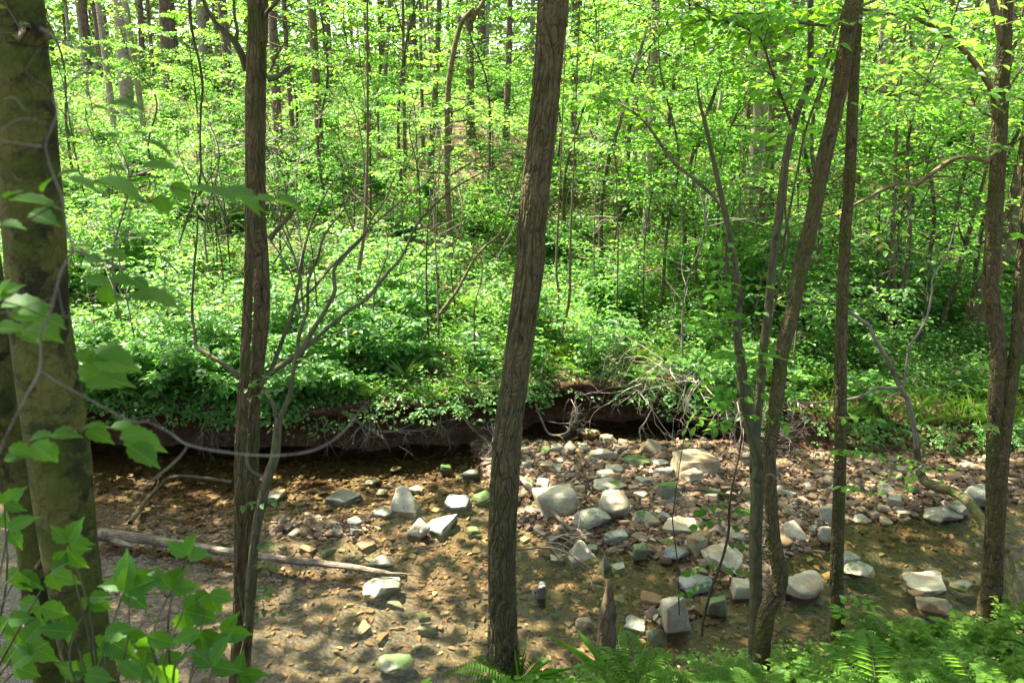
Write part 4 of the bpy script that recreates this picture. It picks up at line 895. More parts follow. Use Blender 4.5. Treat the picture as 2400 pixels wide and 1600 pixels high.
FT = [ # label, path base->top, Y, bark
 ('thick reddish pine trunk nearest the left edge trunk', [(207,207,28),(200,110,27),(188,-10,26)], 31, 'pine'),
 ('brown pine trunk close right of the leftmost pine', [(239,214,18),(233,110,17),(229,-10,16)], 31, 'pine'),
 ('big trunk with pale sunlit left side, before the dark pines at upper left', [(302,288,38),(296,220,34),(288,110,33),(278,-10,32)], 24.5, 'pale'),
 ('straight dark pine right of the pale sided trunk', [(335,206,16),(332,110,14),(327,-10,13)], 31.5, 'pine'),
 ('slender dark trunk beside the straight dark pine', [(362,216,10),(354,110,9),(344,-10,9)], 30, 'pine'),
 ('broad brown trunk between the slender dark trunk and the grey trunk', [(397,238,26),(391,150,24),(384,60,23),(381,-10,22)], 28, 'pine'),
 ('pale grey trunk directly behind the hanging vine', [(481,216,22),(475,110,20),(469,-10,19)], 30, 'pale'),
 ('thin dark trunk left of the split trunk', [(523,250,11),(520,150,9),(516,-10,9)], 27, 'pine'),
 ('brown trunk showing just right of the split trunk', [(652,372,28),(647,220,23),(640,80,22),(638,-10,20)], 19.5, 'pine'),
 ('narrow dark trunk second to the right of the split trunk', [(690,352,14),(676,180,12),(664,-10,11)], 20.5, 'pine'),
 ('mottled trunk with many dead twigs, midway between the split trunk and the straight trunk', [(866,262,16),(862,140,14),(855,-10,13)], 26, 'grey'),
 ('slim brown trunk with broken twigs, right of the mottled trunk', [(899,288,12),(905,140,10),(913,-10,10)], 25, 'pine'),
 ('slim straight trunk third in from the straight furrowed tree', [(949,362,11),(946,200,9),(944,-10,8)], 20, 'plain'),
 ('thin brown pole trunk beside a pair of joined trunks', [(991,332,10),(988,180,8),(984,-10,8)], 21.5, 'plain'),
 ('dark crooked trunk whose foot stands low among green ferns, left of the straight furrowed tree', [(1053,640,17),(1054,560,15),(1049,450,14),(1048,372,14),(1051,207,14),(1076,69,13),(1110,20,11),(1140,-10,10)], 14.4, 'plain'),
 ('stout trunk left of the dark crooked trunk', [(1008,374,19),(1014,300,17),(1020,200,15),(1030,-10,13)], 19.5, 'plain'),
 ('thick trunk at the clearing of brown leaf litter', [(1103,340,24),(1102,240,22),(1101,100,20),(1100,-10,19)], 22, 'pine'),
 ('dark trunk at the right side of the brown leaf litter clearing', [(1186,328,20),(1189,240,17),(1193,100,16),(1195,-10,15)], 22.5, 'pine'),
 ('thin grey trunk high behind the leaf litter clearing', [(1139,180,13),(1141,100,12),(1144,-10,11)], 33, 'pale'),
 ('grey trunk touching the left side of the straight furrowed tree high up', [(1246,130,14),(1248,60,13),(1250,-10,12)], 34, 'pale'),
 ('brown trunk standing alone in ferns right of the straight furrowed tree', [(1515,527,20),(1519,440,18),(1525,320,17),(1530,180,15),(1534,-10,13)], 16.6, 'pale'),
 ('slim trunk left of the lone brown trunk in the ferns', [(1485,450,13),(1489,330,11),(1493,180,10),(1498,-10,9)], 18.2, 'pale'),
 ('dark trunk close behind the right side of the straight furrowed tree', [(1342,358,20),(1345,250,18),(1350,100,16),(1354,-10,15)], 21, 'pine'),
 ('large pale beech like trunk behind the forked grey tree, lit on its left', [(1752,530,44),(1762,440,40),(1775,344,37),(1784,240,36),(1790,160,34),(1797,-10,30)], 16.6, 'pale'),
 ('brown leaning trunk crossing in front of the large pale trunk', [(1782,520,28),(1786,480,25),(1796,379,22),(1813,275,20),(1838,155,18),(1855,60,15),(1866,-10,13)], 15.8, 'plain'),
 ('dark trunk right against the large pale trunk', [(1806,520,20),(1806,440,18),(1808,330,17),(1812,180,16),(1818,-10,14)], 17.2, 'plain'),
 ('grey trunk in the gap between the upright trunk and the right edge tree', [(2066,432,25),(2065,330,22),(2067,207,20),(2072,-10,18)], 19, 'pale'),
 ('brown trunk leaning right beside the grey trunk in the right gap', [(2010,398,17),(2026,350,15),(2046,300,14),(2072,210,13),(2100,80,11)], 19.5, 'plain'),
 ('thin leaning trunk far behind, left of the large pale trunk', [(1672,335,11),(1682,270,10),(1694,200,9),(1720,-10,8)], 23, 'pale'),
 ('thin dark trunk beside the thin leaning one far behind', [(1705,300,9),(1704,200,8),(1702,-10,8)], 26, 'pine'),
 ('pole thin sapling trunk in the middle of the right gap', [(2136,525,11),(2143,420,9),(2156,260,8),(2142,140,7),(2130,-10,6)], 15.5, 'plain'),
 ('slim dark stem leaning right, far bank left of the flared trunk', [(2202,780,18),(2222,710,15),(2240,660,14),(2255,600,13),(2270,550,12),(2290,470,10),(2320,360,8)], 12.6, 'plain'),
 ('dark slim trunk on the far bank behind the mossy leaning stem', [(2070,812,17),(2084,760,14),(2098,700,12),(2094,650,11),(2092,560,10),(2098,400,9),(2110,200,7)], 12.0, 'plain'),
 ('brown straight sapling on the bank edge just right of the split trunk', [(850,868,13),(842,800,12),(836,723,11),(840,640,10),(852,560,9),(858,480,8),(862,300,6)], 10.9, 'plain'),
 ('thin pole leaning right from the bank edge left of the straight furrowed tree', [(970,862,8),(990,800,8),(1020,750,8),(1050,710,8),(1075,675,8),(1110,610,7),(1140,575,6),(1161,557,5),(1190,500,4)], 10.6, 'plain'),
 ('thin pale stem on the bank right of the straight furrowed tree', [(1301,802,8),(1306,740,8),(1310,690,7),(1304,640,6),(1306,560,6),(1312,440,4)], 11.4, 'plain'),
 ('thin crooked stem next to the pale stem on the bank right of the straight tree', [(1313,838,8),(1320,770,8),(1334,702,8),(1336,620,7),(1338,530,6),(1344,400,4)], 11.0, 'plain'),
]
far_tree('forest_tree', 'added unseen brown tree on the far bank behind the split trunk, crown shades the stream', [(584,880,19),(596,700,18),(598,560,17),(598,300,15),(602,0,13),(605,-60,12)], 10.4, 'plain', 9.5, 91, cn=(760, .25, 34))  # added out of sight behind the split trunk; its crown shades the stream
far_tree('forest_tree', 'added unseen brown tree on the far bank behind the furrowed trunk, crown shades the stream', [(1195,870,19),(1226,700,18),(1252,500,17),(1276,260,15),(1296,0,13),(1300,-60,12)], 11.2, 'plain', 10.5, 92, cn=(760, .25, 34))  # second unseen tree, put in for its crown's shade on the gravel bar
for k, (lab, pts, Yt, bk) in enumerate(FT):
    slim = pts[0][2] <= 13 and Yt < 14
    far_tree('slim_tree' if pts[0][2] < 15 else 'forest_tree', lab, pts, Yt, bk, 7 if slim else 13 + (k % 4) * 1.2, 40 + k, 1.0, None if slim else GRP, not slim, 2.3 + .25 * (k % 3), 0 if slim else 7)

# more trunks, far back, a few pixels wide each: copies of six kinds
rng = np.random.default_rng(77)
kinds = []
for k in range(6):
    t = thing('distant_tree', None, 'tree', (0, 0, 0)); tb = Tubes(); r0 = [.07, .1, .14, .055, .17, .085][k]; H = rng.uniform(13, 17); ln = rng.normal(0, .5, 2)
    tb.add([[0, 0, -.4], [0, 0, .6], [ln[0] * .3, ln[1] * .3, H * .4], [ln[0], ln[1], H]], [r0 * 1.35, r0, r0 * .85, r0 * .4], 26, 10, .08, k); tb.build('trunk', MB[['pine', 'plain', 'pine', 'pale', 'pine', 'pale'][k]], t)
    lv = Leaves(); br = Tubes(); crown_leaves(rng, lv, br, np.array([ln[0], ln[1], H]), np.array([2.2, 2.2, 3.0]), 200, .2, 10)
    for q in range(9):
        z = rng.uniform(2, H * .7); a = rng.uniform(0, 6.28); L = rng.uniform(.6, 1.8); d = np.array([math.cos(a), math.sin(a), .25]); br.add([[0, 0, z], d * L * .5 + [0, 0, z], d * L + [0, 0, z + .1]], [.02, .013, .004], 8, 4)
    br.build('branches', MB['twig'], t); lv.build('crown', ML['canopy'], t, KITE); kinds.append(t)
LAB = ['thin', 'mid sized brown', 'reddish', 'slim pale', 'stout reddish', 'grey']
def zone_name(px):
    for lim, nm in ((560, 'left of the split trunk'), (1190, 'between split and furrowed trunks'), (1760, 'between furrowed and forked trunks'), (2310, 'between leaning and right edge trunks'), (9e9, 'past the right edge tree')):
        if px < lim: return nm
placed = []
for k in range(900):
    y = rng.uniform(19, 52); x = rng.uniform(-.78, .78) * (y + 3)
    px, py = to_px((x, y, gz(x, y)))
    if px < -120 or px > 2520 or any((x - a) ** 2 + (y - b) ** 2 < (1.15 if y > 28 else 2.6) for a, b in placed): continue
    if y < 26 and rng.uniform() < .6: continue
    placed.append((x, y)); i = int(rng.integers(6)); zn = zone_name(px); dp = 'in the middle distance' if y < 30 else 'far back in the wood'
    lab = f'{LAB[i]} trunk {dp}, {zn}'
    dup(kinds[i], (x, y, gz(x, y)), rng.uniform(0, 6.28), rng.uniform(.8, 1.2), lab, lab.replace('trunk', 'trunks', 1))
    if len(placed) >= 118: break
# canopy trees around: those whose crowns shade the stream stand outside the frame to the left, right and behind
shade = []
for k in range(3):
    t = thing('shade_tree', None, 'tree', (0, 0, 0)); H = [9.0, 10.2, 11.2][k]; tb = Tubes(); tb.add([[0, 0, -.4], [0, 0, .6], [.1, .1, H * .5], [0, 0, H]], [.15, .11, .09, .05], 26, 10, .08, k); tb.build('trunk', MB['plain'], t)
    lv = Leaves(); br = Tubes(); crown_leaves(rng, lv, br, np.array([0, 0, H]), np.array([3.2, 3.2, 1.5]), 2300, .25, 58); br.build('branches', MB['twig'], t); lv.build('crown', ML['canopy'], t, KITE); shade.append(t)
for (x, y, i) in [(-7.4, 9.2, 0), (-8.2, 6.2, 0), (-11.5, 9, 2), (-3.15, 2.5, 0), (9.6, 11.5, 1), (8.2, 7.6, 0), (12, 15, 2), (-6.0, -1.0, 1), (5.5, -1.5, 0), (-1.5, -2.5, 1), (-14, 11.5, 1)]:
    lab = 'tall tree beyond the picture edge whose crown shades the stream'
    dup(shade[i], (x, y, gz(x, y)), rng.uniform(0, 6.28), 1.0, lab, 'tall trees whose crowns shade the stream')
for t in shade: drop(t)
for t in kinds: drop(t)

# understory: leafy slim trees in level tiers
rng = np.random.default_rng(21)
und = [make_under(200 + k, [3.2, 4.5, 5.8, 7.0, 4.0][k], [.085, .095, .105, .11, .09][k], 'under', 'understory_tree', [.018, .028, .035, .045, .024][k], [11, 14, 17, 19, 13][k]) for k in range(5)]
UL = ['short', 'slim', 'tall', 'tallest', 'bushy']
spots = [(1620,330,15.0,3),(1700,380,13.6,2),(1560,300,17,3),(1900,330,14.5,3),(2180,420,13.2,2),(2080,520,12.6,0),(2260,520,14.0,3),(1480,330,19,3),(1140,390,18.5,2),(1050,330,21,2),(760,420,17.5,2),(700,330,22,3),(860,470,16,1),(480,400,18,1),(360,420,19,1),(560,330,22,2),(940,420,19,3),(1650,560,13.0,4),(2150,640,12.2,4),(2330,480,13.0,3),(1400,420,19,1),(1300,400,20,2),(2000,330,18,3),(2240,260,21,3),(1740,250,20,3),(1840,280,22,3),(1960,200,24,3),(440,560,14.5,0),(250,520,15,0),(640,560,14.5,4),(980,560,14.5,0),(1450,560,14.2,0),(1960,600,12.8,4),(170,420,19,2),(1420,300,14.0,3),(1570,300,12.9,2),(1930,300,12.2,3),(2150,300,11.8,2),(1330,300,16,3)]
for (px, py, y, i) in spots:
    x = at(px, 400, y)[0]; zn = zone_name(px); lab = f'{UL[i]} leafy understory tree {"near the bank" if y < 14 else "behind the thicket"}, {zn}'
    dup(und[i], (x, y, gz(x, y)), rng.uniform(0, 6.28), rng.uniform(.85, 1.15), lab, lab.replace(' tree ', ' trees ', 1))
n = 0
for k in range(400):
    y = rng.uniform(21, 46); x = rng.uniform(-.76, .76) * (y + 2); px, _ = to_px((x, y, 3)); i = int(rng.integers(1, 5)); zn = zone_name(px)
    if px < 900 and rng.uniform() < .45: continue
    lab = f'{UL[i]} leafy understory tree deep in the wood, {zn}'
    dup(und[i], (x, y, gz(x, y)), rng.uniform(0, 6.28), rng.uniform(.8, 1.3), lab, lab.replace(' tree ', ' trees ', 1)); n += 1
    if n >= 56: break
for t in und: drop(t)

# shrubs of the thicket
rng = np.random.default_rng(22)
shr = [make_shrub(300 + k, [1.0, 1.3, 1.7, .8, 1.5, .6][k], [.085, .09, .08, .095, .09, .08][k], [7, 8, 9, 7, 8, 7][k], ['shrub', 'shrub', 'under', 'shrub', 'herb', 'herb'][k]) for k in range(6)]
SL = ['broad leaved', 'arching', 'tall', 'low', 'pale green', 'small']
n = 0
for k in range(2000):
    y = 9.6 + 20 * rng.uniform() ** 1.5; x = rng.uniform(-.74, .74) * (y + 1)
    px, py = to_px((x, y, gz(x, y)))
    d = y - float(y_edge(np.array([x]))[0])
    if d < .15 or px < -60 or px > 2460: continue
    dens = .5 + .9 * float(fbm2(np.array([x]), np.array([y]), .45, 2, 61)[0])
    if px > 1000 and px < 1700 and d < 6: dens *= .35
    if px > 1820 and d < 2.5: dens *= .25
    if rng.uniform() > dens: continue
    i = int(rng.integers(6))
    if d < 1.2 and i in (1, 2, 4): i = 5 if px > 900 else 3
    zn = zone_name(px); dp = 'on the bank edge' if d < 1.6 else 'in the thicket' if y < 16 else 'at the back of the thicket'
    lab = f'{SL[i]} green shrub {dp}, {zn}'
    dup(shr[i], (x, y, gz(x, y) - .02), rng.uniform(0, 6.28), rng.uniform(.75, 1.2), lab, lab.replace(' shrub ', ' shrubs ', 1)); n += 1
    if n >= 230: break
for (px, y, i, s) in [(250,9.45,3,1.0),(330,9.5,0,.9),(420,9.45,3,1.1),(480,9.6,3,.9),(700,9.5,5,1),(520,9.7,0,.9),(180,9.8,0,1.1),(760,9.6,3,.8),(640,9.9,0,1),(60,9.6,3,1),(370,9.6,0,.9),(560,9.5,3,.9),(670,9.5,5,1.0),(820,9.55,5,1.0)]:
    x = at(px, 900, y)[0]; lab = f'leafy shrub overhanging the dark cut bank, {zone_name(px)}'
    y = float(y_edge(np.array([x]))[0]) + (y - 9.4) * 1.2; dup(shr[i], (x, y, gz(x, max(y, float(y_edge(np.array([x]))[0]) + .12)) - .1), rng.uniform(0, 6.28), s, lab, lab.replace(' shrub ', ' shrubs ', 1))
for t in shr: drop(t)

# thin bare stems standing in the thicket
rng = np.random.default_rng(29); bar = []
for k in range(5):
    t = thing('bare_sapling', None, 'sapling', (0, 0, 0)); tb = Tubes(); H = rng.uniform(1.8, 3.4); P = np.array([[0, 0, -.1], [rng.normal(0, .1), rng.normal(0, .1), H * .4], [rng.normal(0, .25), rng.normal(0, .2), H * .75], [rng.normal(0, .4), rng.normal(0, .3), H]])
    tb.add(P, [.013, .011, .008, .002], 20, 5, .1, k); tb.build('stem', MB[['twig', 'dead', 'plain', 'twig', 'greytwig'][k]], t); Q = catmull(P, 30); tw = Tubes()
    for q in range(16):
        i = rng.integers(6, 29); a = rng.uniform(0, 6.28); d = unit(np.array([math.cos(a), math.sin(a), rng.uniform(.1, .9)])); L = rng.uniform(.25, .8); b = Q[i] + d * L * .5; tw.add([Q[i], b, b + unit(d + rng.normal(0, .35, 3)) * L * .5], [.005, .0035, .001], 7, 4)
    tw.build('twigs', MB[['twig', 'dead', 'twig', 'dead', 'greytwig'][k]], t); bar.append(t)
BLb = ['dark', 'bleached', 'plain', 'slim dark', 'pale grey']; n = 0
for k in range(300):
    y = 9.8 + 11 * rng.uniform() ** 1.3; x = rng.uniform(-.68, .68) * y; px, _ = to_px((x, y, 1)); i = int(rng.integers(5))
    if y < float(y_edge(np.array([x]))[0]) + .3: continue
    lab = f'{BLb[i]} bare sapling stem in the thicket, {zone_name(px)}'
    dup(bar[i], (x, y, gz(x, y)), rng.uniform(0, 6.28), rng.uniform(.7, 1.3), lab, lab.replace('stem', 'stems', 1)); n += 1
    if n >= 110: break
for t in bar: drop(t)

# ferns, herbs, tufts
rng = np.random.default_rng(23)
fer = [make_fern(400 + k, [.5, .65, .42][k]) for k in range(3)]
her = [make_herb(420, .075, 9, .28), make_herb(421, .06, 12, .2), make_herb(422, .085, 7, .34, BROAD, 'shrub'), make_herb(423, .05, 14, .22, LEAF, 'grass', .45)]
hern = [make_herb(424, .075, 9, .28, BROAD, 'bank'), make_herb(425, .055, 13, .2, BROAD, 'bank'), make_herb(426, .08, 7, .32, BROAD, 'bank'), make_herb(427, .045, 15, .24, LEAF, 'bank', .45)]
tuf = [make_tuft(440, .38, 70, .007), make_tuft(441, .3, 60, .006), make_tuft(442, .55, 18, .016, 'near', .9)]
HL = ['leafy herb with toothed leaves', 'small leafy herb', 'large leaved herb', 'fine leaved herb']
n = 0
for k in range(600):
    y = 9.9 + 12 * rng.uniform() ** 1.3; x = rng.uniform(-.66, .66) * y; px, _ = to_px((x, y, gz(x, y)))
    if px < 800 and rng.uniform() < .6: continue
    lab = f'green fern {"near the bank edge" if y < 12.5 else "in the undergrowth"}, {zone_name(px)}'
    dup(fer[int(rng.integers(3))], (x, y, gz(x, y)), rng.uniform(0, 6.28), rng.uniform(.8, 1.3), lab, lab.replace(' fern ', ' ferns ', 1)); n += 1
    if n >= 120: break
for k in range(90):
    y = 9.3 + 5 * rng.uniform() ** 1.2; x = rng.uniform(-.66, .66) * y; px, _ = to_px((x, y, gz(x, y)))
    if y < float(y_edge(np.array([x]))[0]) + .12: continue
    i = int(rng.integers(3)); lab = f'{HL[i]} on the far bank, {zone_name(px)}'
    dup(her[i], (x, y, gz(x, y)), rng.uniform(0, 6.28), rng.uniform(1.1, 2.0), lab, lab.replace('herb', 'herbs', 1))
for k in range(46):
    px = rng.uniform(600, 2350); d = rng.uniform(.05, 1.6); x = at(px, 880, 9.5)[0]; y = float(y_edge(np.array([x]))[0]) + d; i = int(rng.integers(2))
    lab = f'bright grass tuft on the far bank lip, {zone_name(px)}'
    dup(tuf[i], (x, y, gz(x, y)), rng.uniform(0, 6.28), rng.uniform(.5, 1.0), lab, lab.replace('tuft', 'tufts', 1))
# near bank plants
for k in range(900):
    x = rng.uniform(-.6, 4.6); y = rng.uniform(2.6, 5.7); yb = float(y_near(np.array([x]))[0])
    if y > yb - .05: continue
    z = gz(x, y); px, py = to_px((x, y, z + .22))
    if py > 1760 or px > 2480: continue
    lim = np.interp(px, [1100, 1500, 1700, 1900, 2050, 2400], [1580, 1570, 1550, 1510, 1450, 1400])
    if py < lim - 10 + rng.uniform(-15, 40) or rng.uniform() < .5: continue
    i = int(rng.choice([0, 1, 2, 3, 4, 5], p=[.26, .2, .2, .12, .17, .05]))
    col = 'below the straight trunk' if px < 1450 else 'round the foot of the leaning trunk' if px < 1880 else 'below the upright trunk' if px < 2080 else 'below the right edge tree'
    nm = HL[i] if i < 4 else ('fern' if i == 4 else 'grass tuft'); lab = f'{nm} on the near bank {col}'
    src = (hern + [fer[int(rng.integers(3))], tuf[1]])[i]
    dup(src, (x, y, z - .01), rng.uniform(0, 6.28), rng.uniform(.5, .95), lab, lab.replace(nm, nm + 's', 1))
for (px, py, s) in [(1215,1600,.75),(1440,1600,.9),(1480,1615,.8)]:
    p = atz(px, py, .15); lab = 'tuft of broad drooping grass blades between the straight trunk and the snag'
    dup(tuf[2], (p[0], p[1], .06), rng.uniform(0, 6.28), s, lab, 'tufts of broad grass blades')
for t in fer + her + hern + tuf: drop(t)

# undergrowth, grass, leaf litter: what nobody could count
rng = np.random.default_rng(24)
def scatter(n, y0, y1, pw, half=.72): y = y0 + (y1 - y0) * rng.uniform(size=n) ** pw; return rng.uniform(-1, 1, n) * half * (y + 1), y
X_, Y_ = scatter(80000, 9.0, 36, 1.45); d = Y_ - y_edge(X_); dn = fbm2(X_, Y_, .7, 3, 71)
bare = np.exp(-(((X_ + .8) / 1.6) ** 2 + ((Y_ - 22) / 2.5) ** 2)) + .9 * np.exp(-(((X_ + 9) / 3) ** 2 + ((Y_ - 27) / 3) ** 2)) + .6 * ((X_ > 3.3) & (d < .8))
k = (d > .02) & (rng.uniform(size=len(d)) < .8 + .8 * dn - bare - .25 * (d < 1.3)); X_, Y_, d = X_[k], Y_[k], d[k]; Z_ = z_far(X_, Y_)
lv = Leaves(); hh = np.clip(rng.gamma(2.2, .085, len(X_)), .03, .6) * (.5 + .5 * sst(0, 1.5, d)); m = 6
ii = np.repeat(np.arange(len(X_)), m); a = rng.uniform(0, 6.28, len(ii)); el = rng.uniform(-.25, .4, len(ii)); D = np.stack([np.cos(a), np.sin(a), el], 1)
off = D * rng.uniform(0, .09, len(ii))[:, None]; P = np.stack([X_[ii], Y_[ii], Z_[ii] + hh[ii] * rng.uniform(.35, 1.05, len(ii))], 1) + off
sz = rng.uniform(.035, .075, len(ii)) * (1 + .05 * (Y_[ii] - 9)); lv.add(P, D, np.array([0, 0, 1.]) + rng.normal(0, .35, (len(ii), 3)), sz, sz * .6)
tag(lv.build('undergrowth', ML['herb']), kind='stuff')
n = 16000; X_, Y_ = scatter(n, 9.0, 22, 1.8); d = Y_ - y_edge(X_); k = (d > .0) & (rng.uniform(size=n) < .25 + 1.6 * fbm2(X_, Y_, .9, 3, 77) + .25 * (X_ > -.8)); X_, Y_, d = X_[k], Y_[k], d[k]; a = rng.uniform(0, 6.28, len(X_)); o = rng.uniform(.15, .9, len(X_))
lv = Leaves(); L = rng.uniform(.1, .32, len(X_)); lv.add(np.stack([X_, Y_, z_far(X_, Y_)], 1), np.stack([np.cos(a) * o, np.sin(a) * o, np.ones_like(a)], 1), np.stack([-np.cos(a), -np.sin(a), o], 1), L, np.full(len(L), .009) * (1 + .05 * (Y_ - 9)))
tag(lv.build('grass', ML['grass'], None, LONG), kind='stuff')
lv = Leaves(); X_, Y_ = scatter(14000, 9.2, 32, 1.5); Z_ = z_far(X_, Y_) + .012; k = Y_ > y_edge(X_) + .05
X2 = rng.uniform(-4, 5.5, 9000); Y2 = rng.uniform(5, 9.9, 9000); Z2 = z_bed(X2, Y2); k2 = (Z2 > .0) & (Y2 < y_edge(X2) - .02) & (Y2 > y_near(X2)); X3 = rng.uniform(-2, 5, 1500); Y3 = rng.uniform(1.5, 5.6, 1500); k3 = Y3 < y_near(X3)
P = np.vstack([np.stack([X_, Y_, Z_], 1)[k], np.stack([X2, Y2, Z2 + .03], 1)[k2], np.stack([X3, Y3, ground_z(X3, Y3) + .015], 1)[k3]]); nn = len(P); a = rng.uniform(0, 6.28, nn)
X4 = rng.uniform(-4.2, 5.2, 4200); Y4 = rng.uniform(4.6, 9.1, 4200); P = np.vstack([P, np.stack([X4, Y4, z_bed(X4, Y4) + .012], 1)]); nn = len(P); a = rng.uniform(0, 6.28, nn)
L = rng.uniform(.035, .085, nn) * (1 + .03 * np.maximum(0, P[:, 1] - 9)); lv.add(P, np.stack([np.cos(a), np.sin(a), rng.normal(0, .2, nn)], 1), np.array([0, 0, 1.]) + rng.normal(0, .35, (nn, 3)), L, L * .55)
tag(lv.build('leaf_litter', ML['litter'], None, LEAF), kind='stuff')
# herbs and roots hanging over the lip
n = 3600; X_ = rng.uniform(-7, 6.5, n); fr = fbm2(X_, 0 * X_, 1.7, 3, 91); k = rng.uniform(size=n) < .5 + 1.2 * fr; X_ = X_[k]; n = len(X_); dd = rng.uniform(-.2, .12, n); Y_ = y_edge(X_) + dd
Z_ = h_bank(X_) + rng.normal(.02, .04, n) - np.maximum(0, -dd) * rng.uniform(.2, 1.3, n); m = 5; ii = np.repeat(np.arange(n), m); a = rng.uniform(0, 6.28, n * m); D = np.stack([np.cos(a), np.sin(a) - .4, rng.uniform(-.6, .2, n * m)], 1); sz = rng.uniform(.03, .075, n * m)
lv = Leaves(); lv.add(np.stack([X_, Y_, Z_], 1)[ii] + D * rng.uniform(0, .07, n * m)[:, None], D, np.array([0, -.3, 1.]) + rng.normal(0, .35, (n * m, 3)), sz, sz * .55); tag(lv.build('undergrowth', ML['herb'], None, LEAF), kind='stuff')
# near bank ground cover
n = 5200; X_ = rng.uniform(-2.5, 5.2, n); Y_ = rng.uniform(1.2, 5.8, n); k = Y_ < y_near(X_) - .03; X_, Y_ = X_[k], Y_[k]; Z_ = z_nearb(X_, Y_)
lv = Leaves(); m = 4; ii = np.repeat(np.arange(len(X_)), m); a = rng.uniform(0, 6.28, len(ii)); D = np.stack([np.cos(a), np.sin(a), rng.uniform(-.1, .35, len(ii))], 1); sz = rng.uniform(.02, .05, len(ii))
P = np.stack([X_[ii], Y_[ii], Z_[ii] + rng.uniform(.01, .13, len(ii))], 1) + D * .02; lv.add(P, D, np.array([0, 0, 1.]) + rng.normal(0, .3, (len(ii), 3)), sz, sz * .62)
tag(lv.build('undergrowth', ML['grass'], None, LEAF), kind='stuff')
# the wood beyond reads as one mass
n = 230000; Y_ = rng.uniform(33, 64, n); X_ = rng.uniform(-.8, .8, n) * (Y_ + 3); cz = fbm2(X_, Y_, .35, 3, 81); Z_ = z_far(X_, Y_) + rng.uniform(0, 1, n) ** 1.1 * 16
k = rng.uniform(size=n) < .55 + .8 * fbm(np.stack([X_ * .5, Y_ * .5, Z_ * .7], 1), 3); X_, Y_, Z_ = X_[k], Y_[k], Z_[k]; n = len(X_); L = rng.uniform(.25, .5, n)
lv = Leaves(); lv.add(np.stack([X_, Y_, Z_], 1), rng.normal(0, 1, (n, 3)) * [1, 1, .4], np.array([0, 0, 1.]) + rng.normal(0, .5, (n, 3)), L, L * .6)
n = 70000; Y_ = 30 + 34 * rng.uniform(size=n); X_ = rng.uniform(-.8, .8, n) * (Y_ + 3); Z_ = z_far(X_, Y_) + rng.gamma(1.6, .4, n); k = fbm2(X_, Y_, .3, 3, 83) > -.12; L = rng.uniform(.14, .3, n)
lv.add(np.stack([X_, Y_, Z_], 1)[k], (rng.normal(0, 1, (n, 3)) * [1, 1, .3])[k], (np.array([0, 0, 1.]) + rng.normal(0, .4, (n, 3)))[k], L[k], L[k] * .6)
tag(lv.build('distant_woods', ML['far']), kind='stuff')

# thin hanging vine in front of the wood, left of the split trunk
T = Tree('hanging_vine', 'thin dark vine hanging straight down left of the split trunk', 'vine', at(443, 0, 4.2), None, 31)
T.limb([(441,-120,9),(443,0,9),(447,50,9),(455,95,8),(468,150,8),(475,200,8),(472,240,7),(469,320,6),(471,390,6),(466,430,5),(445,500,4),(430,545,3)], 4.2, n=60); T.limb([(472,395,5),(484,430,5),(500,450,4),(520,490,4),(540,540,3)], 4.2, n=20); T.done('twig')
T = Tree('thin_sapling', 'thin dark stem with round leaves bending up in front of the forked grey tree', 'sapling', base_of(1648, 1470, 5.2), None, 32)
q = T.limb([(1645,1490,8),(1648,1456,8),(1665,1387,8),(1690,1318,8),(1707,1250,8),(1710,1180,7),(1722,1110,6),(1734,1060,5),(1740,1000,3),(1742,960,2)], 5.2, n=50)
for (px, py, sg) in [(1712,1180,-1),(1712,1190,1),(1708,1215,-1),(1708,1230,1),(1690,1320,-1),(1694,1330,1),(1672,1365,-1),(1740,985,1),(1738,1000,-1),(1700,1270,1)]:
    spray(T.rng, T.br, T.lv, at(px, py, 5.2), np.array([sg, -.3, .05]), .25, .075, 7, .002, .3, .68)
T.done('twig', 'near', BROAD)
T = Tree('thin_sapling', 'hair thin bare stem standing straight in front of the tan boulder', 'sapling', base_of(1590, 1420, 5.4), None, 33)
T.limb([(1592,1440,4),(1588,1327,4),(1580,1250,4),(1577,1210,4),(1590,1110,3),(1605,1013,2)], 5.4, n=30); T.done('twig')

# ------------------------------------------------------------------ close, out of focus branches and leaves at the left
T = Tree('grey_branch', 'blurred bare grey branch hanging close to the camera in front of the left trunks', 'branch', at(155, 530, 1.0), None, 41, 'greytwig')
Yc = 1.0
for p in ([(95,66,18),(165,110,14),(205,112,13),(255,103,11)], [(258,100,9),(252,128,12),(215,160,13),(172,186,13),(150,208,13),(127,213,12),(128,240,11),(134,268,11),(114,317,11),(107,344,11),(120,396,11),(145,461,11),(151,500,11),(155,530,12),(169,585,13),(145,633,13),(127,695,13),(114,743,12),(96,785,12),(93,867,12),(65,922,11),(31,988,11),(7,1040,12),(-25,1110,11)],
          [(93,867,10),(138,898,10),(186,923,10),(241,953,10),(310,988,10),(344,988,10),(396,1012,10),(444,1043,10),(551,1062,9),(654,1067,9),(740,1053,8),(800,1016,7),(862,940,4)], [(440,1045,7),(424,1067,7),(395,1095,8),(365,1118,8),(340,1140,7),(312,1170,4)], [(576,1064,7),(580,1085,7),(592,1105,7),(620,1117,5)],
          [(169,585,9),(220,600,8),(293,630,7),(330,650,5),(380,672,3)], [(0,330,6),(50,337,6),(100,344,7)], [(0,310,4),(30,285,5),(70,278,4),(120,295,3)], [(10,232,4),(35,230,5),(60,260,4)], [(100,106,5),(70,150,5),(62,172,4),(118,210,5)], [(126,695,5),(60,720,5),(0,735,5)], [(135,668,5),(150,740,5),(166,735,4)], [(96,785,4),(75,1000,0.1)][:1] + [(110,760,4),(60,770,3)]):
    T.limb(p, Yc, n=max(14, len(p) * 4), ring=8, rough=.22, k=.46)
T.done('dead')
